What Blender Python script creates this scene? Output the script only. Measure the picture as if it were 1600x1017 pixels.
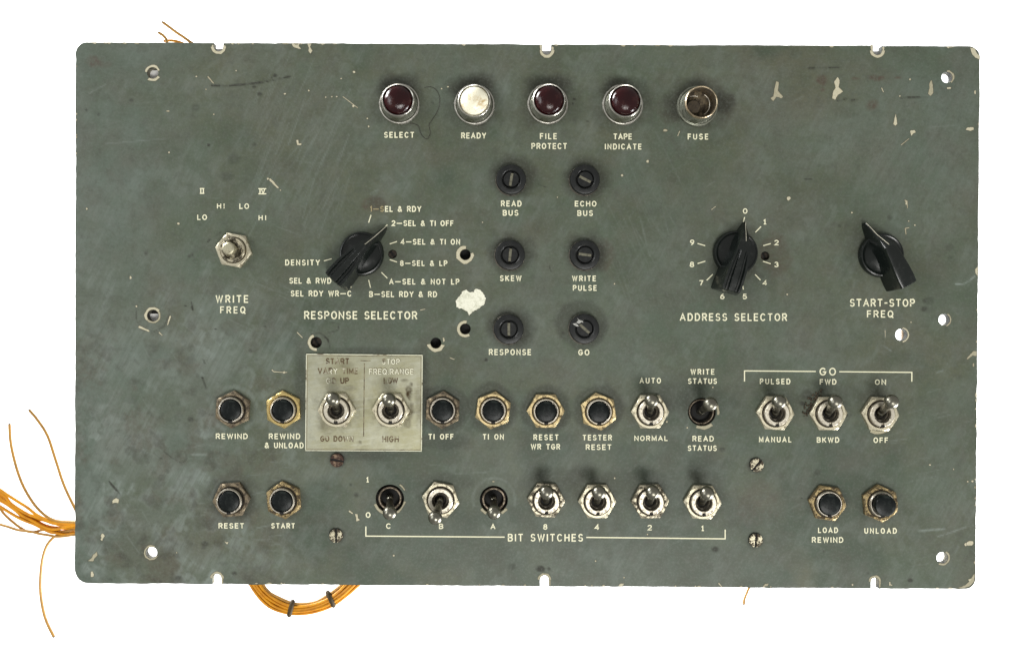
import bpy, bmesh, math, random
import numpy as np
from mathutils import Vector, Matrix, Euler
R = math.radians
random.seed(7); np.random.seed(7)
scene = bpy.context.scene
for o in list(bpy.data.objects): bpy.data.objects.remove(o)
COL = scene.collection
P = 0.00028            # metres per unit; the panel is about 0.395 m wide
PX, PY, D = 745.0, 500.0, 1350.0     # point of the panel the camera faces, camera distance (units)

# ---------------------------------------------------------------- camera, world, light
cam = bpy.data.cameras.new('camera'); camo = bpy.data.objects.new('camera', cam); COL.objects.link(camo)
camo.location = (0, -D*P, 0); camo.rotation_euler = (R(90), 0, 0)
cam.sensor_width = 36; cam.lens = 36*D/1600
cam.shift_x = (800-PX)/1600; cam.shift_y = (PY-508.5)/1600
cam.clip_start = 0.01; cam.clip_end = 50
scene.camera = camo
scene.view_settings.view_transform = 'Standard'; scene.view_settings.look = 'None'
scene.view_settings.exposure = 0.12; scene.view_settings.gamma = 1.0
w = bpy.data.worlds.new('World'); scene.world = w; w.use_nodes = True
bg = w.node_tree.nodes['Background']; bg.inputs[0].default_value = (1.0, 1.0, 0.96, 1); bg.inputs[1].default_value = 0.37

def area(name, loc, target, sx, sy, power, col=(1, 1, 1)):
    l = bpy.data.lights.new(name, 'AREA'); l.shape = 'RECTANGLE'; l.size = sx; l.size_y = sy; l.energy = power; l.color = col
    o = bpy.data.objects.new(name, l); COL.objects.link(o); o.location = loc
    o.rotation_euler = (Vector(target)-Vector(loc)).to_track_quat('-Z', 'Y').to_euler()
    return o
area('key_softbox', (0.22, -1.15, -0.66), (0, 0, 0), 0.55, 0.34, 9.4, (1.0, 0.985, 0.95))
area('side_softbox', (-1.25, -0.95, 0.25), (0, 0, 0), 0.5, 0.9, 7.0, (0.96, 0.99, 1.0))
area('backdrop_fill', (-1.1, 0.15, 0.9), (0, 0.8, 0), 0.6, 0.6, 60)  # this and the next are added, only to burn the backdrop white
area('backdrop_fill', (1.1, 0.15, -0.9), (0, 0.8, 0), 0.6, 0.6, 60)

# ---------------------------------------------------------------- node helpers
class NT:
    def __init__(s, name):
        s.m = bpy.data.materials.new(name); s.m.use_nodes = True; s.t = s.m.node_tree
        s.b = s.t.nodes['Principled BSDF']; s.tc = s.t.nodes.new('ShaderNodeTexCoord')
    def n(s, typ, **k):
        x = s.t.nodes.new(typ)
        for a, v in k.items():
            if a.startswith('i_'):
                key = a[2:]; key = int(key) if key.isdigit() else key.replace('_', ' ')
                s.put(x.inputs[key], v)
            else: setattr(x, a, v)
        return x
    def put(s, sock, v):
        if isinstance(v, bpy.types.NodeSocket): s.t.links.new(v, sock)
        elif isinstance(v, bpy.types.Node): s.t.links.new(v.outputs[0], sock)
        else: sock.default_value = v
    def noise(s, scale, detail=4, rough=.6, vec=None, dist=0.0):
        x = s.n('ShaderNodeTexNoise'); s.put(x.inputs['Vector'], vec or s.tc.outputs['Object'])
        x.inputs['Scale'].default_value = scale; x.inputs['Detail'].default_value = detail
        x.inputs['Roughness'].default_value = rough; x.inputs['Distortion'].default_value = dist
        return x.outputs[0]
    def ramp(s, v, a, b, lo=0.0, hi=1.0):
        x = s.n('ShaderNodeMapRange'); s.put(x.inputs[0], v)
        for i, q in enumerate((a, b, lo, hi)): x.inputs[i+1].default_value = q
        return x.outputs[0]
    def math(s, op, a, b=0.0):
        x = s.n('ShaderNodeMath', operation=op); s.put(x.inputs[0], a); s.put(x.inputs[1], b); return x.outputs[0]
    def mix(s, f, a, b):
        x = s.n('ShaderNodeMix', data_type='RGBA'); s.put(x.inputs[0], f)
        for i, c in ((6, a), (7, b)):
            if isinstance(c, tuple): c = (*c, 1)[:4]
            s.put(x.inputs[i], c)
        return x.outputs[2]
    def bump(s, h, strength, dist):
        x = s.n('ShaderNodeBump'); x.inputs['Strength'].default_value = strength; x.inputs['Distance'].default_value = dist
        s.put(x.inputs['Height'], h); s.put(s.b.inputs['Normal'], x); return x
    def stretch(s, rot, sc):
        mp = s.n('ShaderNodeMapping'); s.put(mp.inputs[0], s.tc.outputs['Object'])
        mp.vector_type = 'TEXTURE'; mp.inputs['Rotation'].default_value = rot; mp.inputs['Scale'].default_value = tuple(1/max(q_, 1e-6) for q_ in sc)
        return mp.outputs[0]
    def set(s, **k):
        for a, v in k.items():
            if isinstance(v, tuple) and len(v) == 3: v = (*v, 1)
            s.put(s.b.inputs[a.replace('_', ' ')], v)
        return s.m

def metal(name, c, rough, dirt, dirtc=(0.05, 0.035, 0.015), lo=.52, hi=.66, metallic=1.0, scale=500):
    t = NT(name)
    a = t.ramp(t.noise(scale, 5, .65), lo, hi); b_ = t.noise(scale*5, 3, .6)
    f = t.math('MULTIPLY', a, dirt)
    t.set(Base_Color=t.mix(f, t.mix(b_, tuple(x*.8 for x in c), c), dirtc),
          Metallic=t.math('MULTIPLY', t.math('SUBTRACT', 1.0, t.math('MULTIPLY', f, .9)), metallic),
          Roughness=t.math('ADD', t.math('MULTIPLY', f, .4), t.math('ADD', rough, t.math('MULTIPLY', b_, .12))))
    t.bump(t.math('ADD', t.noise(scale*3, 3, .6), t.math('MULTIPLY', f, .6)), .25, .0002)
    return t.m
M = {}
M['nickel'] = metal('worn_nickel', (0.66, 0.61, 0.46), .4, .9, (0.10, 0.075, 0.03))
M['nickel_dirty'] = metal('dirty_nickel', (0.66, 0.60, 0.45), .4, .95, (0.035, 0.028, 0.014), .44, .56)
M['bush'] = metal('bushing_nickel', (0.70, 0.65, 0.54), .36, .6, (0.16, 0.11, 0.06), .53, .68)
M['brass'] = metal('aged_brass', (0.66, 0.53, 0.29), .42, .9, (0.07, 0.045, 0.018), .5, .64)
M['brass_dark'] = metal('tarnished_brass', (0.30, 0.245, 0.165), .46, .9, (0.04, 0.03, 0.02), .42, .6)
M['brass_bright'] = metal('bright_brass', (0.86, 0.66, 0.28), .25, .6, (0.10, 0.06, 0.02), .56, .66)
M['ring'] = metal('bright_ring', (0.66, 0.61, 0.52), .3, .35, (0.2, 0.15, 0.1), .56, .7)
M['steel'] = metal('dull_steel', (0.25, 0.24, 0.195), .24, .6, (0.06, 0.05, 0.035), .5, .75, 1.0, 300)
M['steel_dark'] = metal('dark_steel', (0.20, 0.18, 0.15), .4, .8, (0.02, 0.016, 0.01), .45, .6)
M['lampbody'] = metal('lamp_body_shaded', (0.30, 0.31, 0.25), .3, .7, (0.05, 0.05, 0.035), .46, .62, 1.0, 260)  # darker than the chrome: its dark reflection is put into the colour
M['sunkring'] = metal('sunk_ring', (0.30, 0.25, 0.19), .42, .8, (0.05, 0.035, 0.02), .48, .6, 1.0, 700)
M['chrome'] = metal('lamp_chrome', (0.60, 0.58, 0.52), .24, .75, (0.12, 0.11, 0.09), .5, .64, 1.0, 300)
M['screwdark'] = metal('dark_screw', (0.05, 0.038, 0.028), .5, .8, (0.012, 0.01, 0.008), .46, .58, .6, 900)
M['fuserim'] = metal('fuse_rim', (0.50, 0.41, 0.28), .28, .8, (0.10, 0.055, 0.02), .5, .62, 1.0, 260)
M['brass_mid'] = metal('dull_brass', (0.40, 0.31, 0.16), .45, .95, (0.045, 0.03, 0.015), .45, .58, 1.0, 700)
M['rust'] = metal('rusty_screw', (0.27, 0.19, 0.13), .38, .97, (0.045, 0.02, 0.013), .38, .52, .9, 700)
M['screw'] = metal('screw_nickel', (0.52, 0.48, 0.35), .36, .95, (0.05, 0.035, 0.02), .47, .54, 1.0, 650)

def plain(name, c, rough, c2=None, scale=600, bump=.1, lo=.4, hi=.7, **k):
    t = NT(name); n_ = t.noise(scale, 5, .65)
    col = t.mix(t.ramp(n_, lo, hi), c, c2 or tuple(x*1.5 for x in c))
    t.set(Base_Color=col, Roughness=t.ramp(n_, .3, .7, rough-.06, rough+.08), **k)
    t.bump(n_, bump, .0003); return t.m
M['bakelite'] = plain('black_bakelite', (0.004, 0.006, 0.005), .22, (0.018, 0.021, 0.018), 350, .08, .55, .85, Specular_IOR_Level=.5)
M['gap'] = plain('shaded_gap', (0.015, 0.011, 0.006), .7, (0.04, 0.028, 0.014), 900)  # dark brown stands in for the shade between nut and bushing
M['jack'] = plain('black_phenolic', (0.011, 0.012, 0.012), .4, (0.026, 0.026, 0.024), 500, .15, .5, .8, Specular_IOR_Level=.35)
M['cap'] = plain('button_black', (0.003, 0.005, 0.005), .36, (0.022, 0.028, 0.025), 300, .4, .5, .7, Specular_IOR_Level=.22)
M['black'] = plain('flat_black', (0.004, 0.004, 0.004), .8, (0.012, 0.01, 0.008))
M['dust'] = plain('dusty_slot', (0.10, 0.095, 0.065), .7, (0.30, 0.29, 0.21), 400)
M['dustdark'] = plain('dusty_recess', (0.035, 0.025, 0.015), .8, (0.08, 0.06, 0.035), 900)
M['redlens'] = plain('dark_red_lens', (0.016, 0.0006, 0.0015), .14, (0.05, 0.014, 0.012), 260, 1.0, .5, .75, Specular_IOR_Level=.4)
M['whitelens'] = plain('stained_white_lens', (0.90, 0.88, 0.74), .3, (0.46, 0.32, 0.12), 110, .3, .5, .66)
M['wire'] = plain('orange_wire', (0.70, 0.30, 0.008), .38, (0.50, 0.18, 0.006), 250, .1, .45, .7)
M['wiretan'] = plain('tan_wire', (0.44, 0.23, 0.045), .45, (0.32, 0.17, 0.04), 250, .1, .45, .7)
M['wireend'] = plain('wire_end', (0.10, 0.09, 0.07), .5)
M['lacing'] = plain('lacing_cord', (0.030, 0.018, 0.004), .8, (0.07, 0.045, 0.012), 1500, .4)
M['hair'] = plain('hair_dark', (0.03, 0.025, 0.02), .5)
M['glasswhite'] = plain('white_surface', (0.9, 0.9, 0.9), .9, (0.92, 0.92, 0.92), 4, 0)
M['tan'] = plain('tan_bracket', (0.16, 0.10, 0.05), .6, (0.28, 0.2, 0.11), 300)
M['pale'] = plain('pale_bracket', (0.86, 0.85, 0.86), .6, (0.9, 0.9, 0.86), 300)
M['shard'] = metal('broken_edge_metal', (0.85, 0.85, 0.8), .2, .3)
M['oilring'] = plain('brown_spill', (0.09, 0.075, 0.05), .45)

def legend_mat(name, c, wear):
    t = NT(name); f = t.ramp(t.noise(230, 5, .7), .62, .72)
    f2 = t.noise(1500, 3, .6)
    t.set(Base_Color=t.mix(t.math('MULTIPLY', f, wear), t.mix(f2, tuple(x*.78 for x in c), c), (0.15, 0.14, 0.09)), Roughness=.6)
    return t.m
M['legend'] = legend_mat('legend_paint', (0.96, 0.93, 0.67), .6)
M['legendbrown'] = legend_mat('legend_under_spill', (0.36, 0.30, 0.16), .6)
M['chip'] = plain('bare_primer', (0.52, 0.48, 0.33), .7, (0.62, 0.58, 0.44), 1400, .3)
M['chiprim'] = plain('paint_lip', (0.13, 0.11, 0.065), .7, (0.05, 0.055, 0.04), 900, .2)
M['chipdull'] = plain('dull_primer', (0.36, 0.33, 0.22), .7, (0.46, 0.43, 0.31), 1400, .3)
def patch_mat():
    t = NT('flaked_white_patch'); n1 = t.noise(420, 6, .7, dist=.6); n2 = t.noise(1600, 4, .7)
    f = t.math('MAXIMUM', t.ramp(n1, .5, .6, 0, .5), t.ramp(n2, .58, .64, 0, .8))
    t.set(Base_Color=t.mix(f, (0.93, 0.92, 0.76), (0.5, 0.5, 0.36)), Roughness=.6)
    t.bump(t.math('ADD', n1, n2), .5, .0004); return t.m
M['patch'] = patch_mat()

# painted face of the panel: colours come from wear and painted shade layers in the mesh attribute plus noise
def face_mat():
    t = NT('grey_green_enamel')
    at = t.n('ShaderNodeAttribute', attribute_name='wear'); sep = t.n('ShaderNodeSeparateColor'); t.put(sep.inputs[0], at.outputs['Color'])  # on the face this attribute also holds painted shadow and light falloff
    grime_shade, scuff, brown = sep.outputs[0], sep.outputs[1], sep.outputs[2]; tone_falloff = at.outputs['Alpha']
    big = t.noise(14, 5, .6, dist=.4); mid = t.noise(60, 6, .65); fine = t.noise(420, 5, .7); grain = t.noise(2200, 2, .6)
    s1 = t.noise(60, 5, .7, vec=t.stretch((0, 0, R(62)), (1, 9, 1)))
    s2 = t.noise(60, 5, .7, vec=t.stretch((0, 0, R(-7)), (.8, 10, 1)))
    green = (0.076, 0.101, 0.064); blue = (0.106, 0.134, 0.107); olive = (0.109, 0.114, 0.074)
    c = t.mix(t.ramp(big, .38, .68), green, olive)
    c = t.mix(t.ramp(tone_falloff, .25, 1), c, blue)
    c = t.mix(t.ramp(tone_falloff, .25, 0), c, (0.058, 0.080, 0.053))  # darker green for the light falloff painted into the lower middle
    c = t.mix(t.math('MULTIPLY', t.ramp(mid, .45, .7), .5), c, (0.105, 0.100, 0.078))
    c = t.mix(t.math('MULTIPLY', t.ramp(t.noise(34, 6, .7, dist=.8), .5, .62), .35), c, (0.075, 0.098, 0.066))
    c = t.mix(t.math('MULTIPLY', t.math('MULTIPLY', t.ramp(s1, .52, .75), t.ramp(big, .6, .4)), .13), c, (0.16, 0.18, 0.155))
    c = t.mix(t.math('MULTIPLY', t.math('MULTIPLY', t.ramp(s2, .52, .75), t.ramp(big, .45, .6)), .12), c, (0.16, 0.18, 0.16))
    c = t.mix(t.math('MULTIPLY', t.ramp(fine, .5, .62), .42), c, (0.070, 0.082, 0.060))
    sc = t.math('MULTIPLY', scuff, t.ramp(s1, .3, .62, .25, 1.0))
    c = t.mix(t.math('MINIMUM', t.math('MULTIPLY', sc, 1.5), .95), c, (0.215, 0.250, 0.222))
    c = t.mix(t.math('MULTIPLY', brown, t.ramp(fine, .35, .6, .35, .95)), c, (0.085, 0.058, 0.042))
    c = t.mix(t.math('MINIMUM', t.math('MULTIPLY', grime_shade, t.ramp(mid, .3, .6, .95, 1.45)), .95), c, (0.028, 0.029, 0.020))
    c = t.mix(t.ramp(t.noise(900, 4, .7), .5, .62, 0, .22), c, (0.17, 0.19, 0.165))
    c = t.mix(t.ramp(t.noise(160, 6, .75), .56, .63, 0, .35), c, (0.075, 0.082, 0.066))
    c = t.mix(t.ramp(t.noise(1500, 2, .6), .66, .72, 0, .5), c, (0.06, 0.06, 0.05))
    t.set(Base_Color=c, Roughness=t.math('ADD', t.ramp(mid, .3, .7, .36, .5), t.math('MULTIPLY', grime_shade, .2)), Specular_IOR_Level=.35)
    h = t.math('ADD', t.math('MULTIPLY', fine, .6), t.math('MULTIPLY', grain, .25))
    t.bump(h, .22, .00025)
    return t.m
M['face'] = face_mat()
def edge_mat():
    t = NT('worn_edge'); f = t.ramp(t.noise(140, 5, .7), .44, .5)
    t.set(Base_Color=t.mix(f, (0.18, 0.17, 0.12), (0.03, 0.034, 0.028)), Roughness=.6); return t.m
M['edge'] = edge_mat()
def plate_mat():
    t = NT('engraved_plate_metal'); a = t.noise(45, 5, .6, dist=.3); b_ = t.noise(300, 6, .7); s2 = t.noise(70, 5, .7, vec=t.stretch((0, 0, R(8)), (1, 9, 1)))
    at = t.n('ShaderNodeAttribute', attribute_name='wear'); sep = t.n('ShaderNodeSeparateColor'); t.put(sep.inputs[0], at.outputs['Color'])
    c = t.mix(t.ramp(a, .4, .62), (0.42, 0.405, 0.26), (0.54, 0.54, 0.42))
    c = t.mix(t.ramp(s2, .5, .75, 0, .5), c, (0.66, 0.67, 0.57))
    c = t.mix(t.ramp(b_, .52, .7, 0, .3), c, (0.25, 0.23, 0.13))
    c = t.mix(t.math('MULTIPLY', sep.outputs[0], t.ramp(b_, .35, .6, .3, 1.0)), c, (0.055, 0.035, 0.014))
    t.set(Base_Color=c, Metallic=.75, Roughness=t.ramp(b_, .3, .7, .3, .42)); t.bump(b_, .2, .0002); return t.m
M['plate'] = plate_mat()
def plate_txt():
    t = NT('worn_engraving'); f = t.ramp(t.noise(170, 4, .6), .42, .54)
    t.set(Base_Color=t.mix(f, (0.06, 0.034, 0.013), (0.26, 0.22, 0.13)), Roughness=.5, Metallic=.3); return t.m
M['engrave'] = plate_txt()
def hi_txt(name, lo, hi):
    t = NT(name); f = t.ramp(t.noise(150, 4, .6), lo, hi)
    t.set(Base_Color=t.mix(f, (0.10, 0.055, 0.018), (0.85, 0.84, 0.66)), Roughness=.45); return t.m
M['engrave_hi'] = hi_txt('engraving_bright', .34, .44); M['engrave_half'] = hi_txt('engraving_mixed', .50, .62)

# ---------------------------------------------------------------- object helpers
BX, BY = 824.0, 916.0      # panel origin (bottom middle)
def link(name, me, mat, parent, loc=(0, 0, 0), rotz=0.0, smooth=40):
    o = bpy.data.objects.new(name, me); COL.objects.link(o); o.parent = parent
    o.location = Vector(loc)*P; o.rotation_euler = (0, 0, rotz)
    if mat is not None and not me.materials: me.materials.append(mat)
    return o
def mesh(name, verts, faces, mat=None, smooth=None, scale=P):
    me = bpy.data.meshes.new(name); me.from_pydata([tuple(c*scale for c in v) for v in verts], [], faces); me.validate(); me.update()
    if smooth:
        me.polygons.foreach_set('use_smooth', [True]*len(me.polygons)); me.set_sharp_from_angle(angle=R(smooth))
    if mat: me.materials.append(mat)
    return me
def L(px, py, h=0.0): return (px-BX, BY-py, h)          # panel-local position of a point of the face
def T(px, py, h):                                         # where a point at height h really stands
    k = (D-h)/D
    return L(PX+(px-PX)*k, PY+(py-PY)*k, h)
def fix(me):
    bm = bmesh.new(); bm.from_mesh(me); bmesh.ops.remove_doubles(bm, verts=bm.verts, dist=1e-7)
    bmesh.ops.recalc_face_normals(bm, faces=bm.faces); bm.to_mesh(me); bm.free(); return me
def lathe(name, prof, mat, seg=64, smooth=35, rfun=None, zfun=None):
    V, F = [], []; n = len(prof)
    for i in range(seg):
        a = 2*math.pi*i/seg
        for j, (r, z) in enumerate(prof):
            rr = rfun(a, j, r) if rfun else r; zz = zfun(a, j, z) if zfun else z
            V.append((rr*math.cos(a), rr*math.sin(a), zz))
    for i in range(seg):
        k = (i+1) % seg
        for j in range(n-1):
            q = [i*n+j, k*n+j, k*n+j+1, i*n+j+1]
            F.append(q)
    me = mesh(name, V, F, None)
    fix(me)
    me.polygons.foreach_set('use_smooth', [True]*len(me.polygons)); me.set_sharp_from_angle(angle=R(smooth))
    me.materials.append(mat); return me
def box(name, x0, y0, z0, x1, y1, z1, mat, bev=0.0):
    bm = bmesh.new(); bmesh.ops.create_cube(bm, size=1.0)
    for v in bm.verts:
        v.co = Vector(((x0+x1)/2+v.co.x*(x1-x0), (y0+y1)/2+v.co.y*(y1-y0), (z0+z1)/2+v.co.z*(z1-z0)))*P
    if bev: bmesh.ops.bevel(bm, geom=bm.edges, offset=bev*P, segments=2, affect='EDGES')
    me = bpy.data.meshes.new(name); bm.to_mesh(me); bm.free(); me.materials.append(mat); return me
def prism(name, pts, z0, z1, mat, smooth=None):
    n = len(pts); V = [(x, y, z0) for x, y in pts]+[(x, y, z1) for x, y in pts]
    F = [list(range(n, 2*n)), list(range(n-1, -1, -1))]+[[i, (i+1) % n, n+(i+1) % n, n+i] for i in range(n)]
    me = mesh(name, V, F, None); fix(me); me.materials.append(mat); return me
def tube(name, pts, r, mat, seg=8, smooth=True, sub=5, ref=(0, 0, 1)):
    pts = [Vector(p) for p in pts]; Q = []
    for i in range(len(pts)-1):
        p0 = pts[max(i-1, 0)]; p1 = pts[i]; p2 = pts[i+1]; p3 = pts[min(i+2, len(pts)-1)]
        for k in range(sub):
            t = k/sub
            Q.append(.5*((2*p1)+(-p0+p2)*t+(2*p0-5*p1+4*p2-p3)*t*t+(-p0+3*p1-3*p2+p3)*t**3))
    Q.append(pts[-1]); V, F = [], []; n = len(Q)
    for i, q in enumerate(Q):
        d = (Q[min(i+1, n-1)]-Q[max(i-1, 0)]).normalized(); u = d.cross(Vector(ref))
        if u.length < 1e-4: u = Vector((1, 0, 0))
        u.normalize(); v = u.cross(d)
        for k in range(seg):
            a = 2*math.pi*k/seg; V.append(q+u*(r*math.cos(a))+v*(r*math.sin(a)))
    for i in range(n-1):
        for k in range(seg):
            F.append([i*seg+k, i*seg+(k+1) % seg, (i+1)*seg+(k+1) % seg, (i+1)*seg+k])
    F.append(list(range(seg))[::-1]); F.append([(n-1)*seg+k for k in range(seg)])
    return mesh(name, V, F, mat, 60)

# ---------------------------------------------------------------- the panel
panel = bpy.data.objects.new('control_panel', None); COL.objects.link(panel)
panel.location = ((BX-PX)*P, 0, (PY-BY)*P); panel.rotation_euler = (R(90), 0, 0); panel.empty_display_size = .02
panel['label'] = 'worn grey-green metal control panel with knobs, toggle switches, lamps and cream lettering'
panel['category'] = 'control panel'

HOLES = [(238.5, 114.5, 9), (1479.5, 121.5, 8.7), (239, 493, 9.2), (1475.3, 499.5, 9), (236.5, 863, 9.2), (1472.5, 871, 9), (1408.5, 523, 9.7),
         (727, 398, 8.6), (727, 514, 8.6), (681, 536, 8.6), (494, 535, 8.8), (613.3, 397.2, 7), (1195.5, 400, 7),
         (609, 779, 22.3), (771.6, 780.6, 22.0), (1096.7, 643.4, 22.0)]
NOTCH = [(341.5, 60, 73.5, 7.3), (854.3, 60, 79, 7.2), (1371, 60, 79.5, 7.0), (339, 903, 925, 7.2), (850.7, 905, 925, 7.0), (1367, 908, 930, 6.2)]
def edge_y(x, top): return (66+(x-118)*7/1413) if top else (910+(x-117)*10/1414)
CORN = [(118.3, 66.3), (1531, 73), (1524, 920), (117, 910.5)]
def vnoise(x, y, sc, seed):
    rs = np.random.RandomState(seed); g = rs.rand(256, 256); xx = x/sc; yy = y/sc
    i = np.floor(xx).astype(int); j = np.floor(yy).astype(int); fx = xx-i; fy = yy-j; fx = fx*fx*(3-2*fx); fy = fy*fy*(3-2*fy)
    a = g[i % 256, j % 256]; b = g[(i+1) % 256, j % 256]; c = g[i % 256, (j+1) % 256]; e = g[(i+1) % 256, (j+1) % 256]
    return a*(1-fx)*(1-fy)+b*fx*(1-fy)+c*(1-fx)*fy+e*fx*fy
def cutd(x, y):
    """signed distance to the paint's edge, negative where the plate is cut away"""
    d = np.full(x.shape, 1e9)
    # straight sides
    n = 4; cx = sum(c[0] for c in CORN)/4; cy = sum(c[1] for c in CORN)/4
    ds = []
    for i in range(4):
        a = np.array(CORN[i]); b = np.array(CORN[(i+1) % 4]); t = (b-a)/np.linalg.norm(b-a); nn = np.array((-t[1], t[0]))
        ds.append((x-a[0])*nn[0]+(y-a[1])*nn[1])
    # small wobble of the worn edges
    wob = .9*(vnoise(x+500, y+500, 9, 91)-.5)+.9*(vnoise(x+300, y+500, 47, 92)-.5)-1.6*np.clip(vnoise(x+900, y+100, 14, 93)-.8, 0, 1)
    rads = {(0, 3): 19, (0, 1): 17, (1, 2): 17, (2, 3): 22}
    d = np.minimum.reduce(ds)
    for (i, j), r in rads.items():
        r = float(r); u = r-ds[i]; v = r-ds[j]; m = (u > 0) & (v > 0)
        d = np.where(m, np.minimum(d, r-np.sqrt(u*u+v*v)), d)
    d = d+wob
    for hx, hy, hr in HOLES: d = np.minimum(d, np.hypot(x-hx, y-hy)-hr)
    for nx, y0, y1, r in NOTCH: d = np.minimum(d, np.hypot(x-nx, y-np.clip(y, y0, y1))-r)
    return d
def fbm(x, y, sc, seed, o=4):
    s = 0; t = 0
    for k in range(o): s = s+vnoise(x, y, sc/2**k, seed+k)*.5**k; t += .5**k
    return s/t
STEP = 2.0
nx, ny = int(1416/STEP)+1, int(858/STEP)+1
gx, gy = np.meshgrid(115+np.arange(nx)*STEP, 64+np.arange(ny)*STEP, indexing='ij')
d0 = cutd(gx, gy)
ins = d0 > 0
keepcell = ins[:-1, :-1] | ins[1:, :-1] | ins[:-1, 1:] | ins[1:, 1:]
X, Y = gx.copy(), gy.copy()
for _ in range(3):
    d = cutd(X, Y); e = .05
    gxn = (cutd(X+e, Y)-cutd(X-e, Y))/(2*e); gyn = (cutd(X, Y+e)-cutd(X, Y-e))/(2*e); g2 = np.maximum(gxn**2+gyn**2, .2)
    mv = (~ins) & (d < 8)
    X = np.where(mv, X-np.clip(d, -4, 4)*gxn/g2, X); Y = np.where(mv, Y-np.clip(d, -4, 4)*gyn/g2, Y)
# ---- wear layers, with soft shadows and light falloff painted in
gr_shade = np.zeros_like(X); sc_ = np.zeros_like(X); br = np.zeros_like(X)
nz = fbm(X, Y, 26, 3); nz2 = fbm(X, Y, 9, 11); nz3 = fbm(X, Y, 70, 21)
def blob(A, cx, cy, rx, ry, s, soft=.5, jag=.35, rot=0.0):
    dx = X-cx; dy = Y-cy; c, s_ = math.cos(rot), math.sin(rot); u = (dx*c+dy*s_)/rx; v = (-dx*s_+dy*c)/ry
    q = np.sqrt(u*u+v*v)+(nz-.5)*jag*2+(nz2-.5)*jag
    A += s*np.clip((1-q)/soft, 0, 1)*(1-A.clip(0, 1))
def stroke(A, pts, wd, s, jag=0.0):
    for (x0, y0), (x1, y1) in zip(pts[:-1], pts[1:]):
        t = np.clip(((X-x0)*(x1-x0)+(Y-y0)*(y1-y0))/((x1-x0)**2+(y1-y0)**2), 0, 1)
        q = np.hypot(X-x0-t*(x1-x0), Y-y0-t*(y1-y0))/wd
        np.maximum(A, s*np.clip(1.3-q, 0, 1)*(1-jag+jag*2*(nz2 > .48)), out=A)
for cx, cy in ((624, 163), (741, 164), (856, 163), (972, 165)):
    blob(gr_shade, cx-2, cy-4, 54, 52, .55, .55, .22); blob(gr_shade, cx, cy-26, 44, 26, .45, .5, .2)  # dirt halo, plus the soft shadow above each lamp painted in
blob(gr_shade, 1088, 164, 60, 50, .5, .5, .25); blob(br, 1088, 160, 64, 46, .35, .5, .3); blob(gr_shade, 1060, 158, 30, 26, .4, .5, .3); blob(gr_shade, 1128, 158, 26, 26, .4, .5, .3)
for cx, cy in ((798, 281), (913, 281), (796, 399), (913, 398), (794, 514)):
    blob(gr_shade, cx+3, cy-3, 44, 40, .55, .4, .2)
blob(gr_shade, 908, 506, 45, 42, .42, .16, .1); blob(br, 945, 398, 20, 30, .45, .3, .2)
for cx, cy in ((692, 640), (770, 640), (853, 641), (935, 642)):
    blob(gr_shade, cx, cy-2, 43, 42, .42, .16, .12)
blob(gr_shade, 690, 690, 45, 16, .3, .3, .2); blob(gr_shade, 664, 600, 10, 80, .4, .6, .2); blob(gr_shade, 470, 600, 14, 70, .45, .6, .2); blob(gr_shade, 570, 548, 100, 9, .4, .7, .2); blob(gr_shade, 570, 712, 100, 10, .25, .7, .2)  # bands along the plate edges are contact shade put into the colour
blob(gr_shade, 363, 780, 46, 44, .55, .4, .3); blob(gr_shade, 444, 779, 38, 38, .35, .4, .3)
for cx, cy in ((1015, 636), (1097, 630), (1210, 636), (1292, 638), (1374, 638), (853, 772), (932, 774), (1015, 774), (1096, 776), (689, 776)):
    blob(gr_shade, cx, cy, 42, 42, .28, .5, .2); blob(gr_shade, cx-10, cy-28, 34, 22, .10, .7, .2)  # dirt halo, then the soft shadow above each lever painted in
blob(gr_shade, 1262, 616, 11, 11, .5, .4, .3)
blob(gr_shade, 565, 400, 48, 46, .4, .5, .2); blob(gr_shade, 1147, 400, 52, 56, .45, .5, .2); blob(br, 1210, 400, 30, 38, .45, .3, .3); blob(gr_shade, 1376, 396, 52, 52, .35, .5, .2)  # dark halos put the soft shade around the knobs into the colour
for cx, cy in ((1291, 785), (1373, 785)): blob(gr_shade, cx, cy-2, 40, 40, .4, .5, .25)
for cx, cy in ((526, 836), (1182, 726), (1180, 843), (527, 718)): blob(gr_shade, cx, cy, 15, 15, .6, .5, .2)
blob(br, 585, 318, 22, 14, .6, .3, .15); blob(gr_shade, 590, 316, 16, 16, .2, .4, .1)
blob(br, 150, 98, 14, 12, .8, .6, .5); blob(br, 168, 102, 14, 8, .5, .7, .5)
blob(br, 1284, 125, 10, 10, .9, .5, .3); blob(br, 1285, 141, 4, 3, .8); blob(br, 1338, 123, 7, 3, .8); blob(br, 1370, 122, 17, 5, .9, .4, .3); blob(br, 1403, 122, 9, 3, .8, .5, .3)
blob(br, 1365, 165, 12, 10, .8, .7, .5)
for pts in (((1308, 158), (1322, 155)), ((1330, 157), (1341, 156)), ((1408, 153), (1448, 152)), ((1264, 107), (1310, 106)), ((1258, 280), (1268, 280))): stroke(gr_shade, pts, 1.6, .5, .5)
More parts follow.
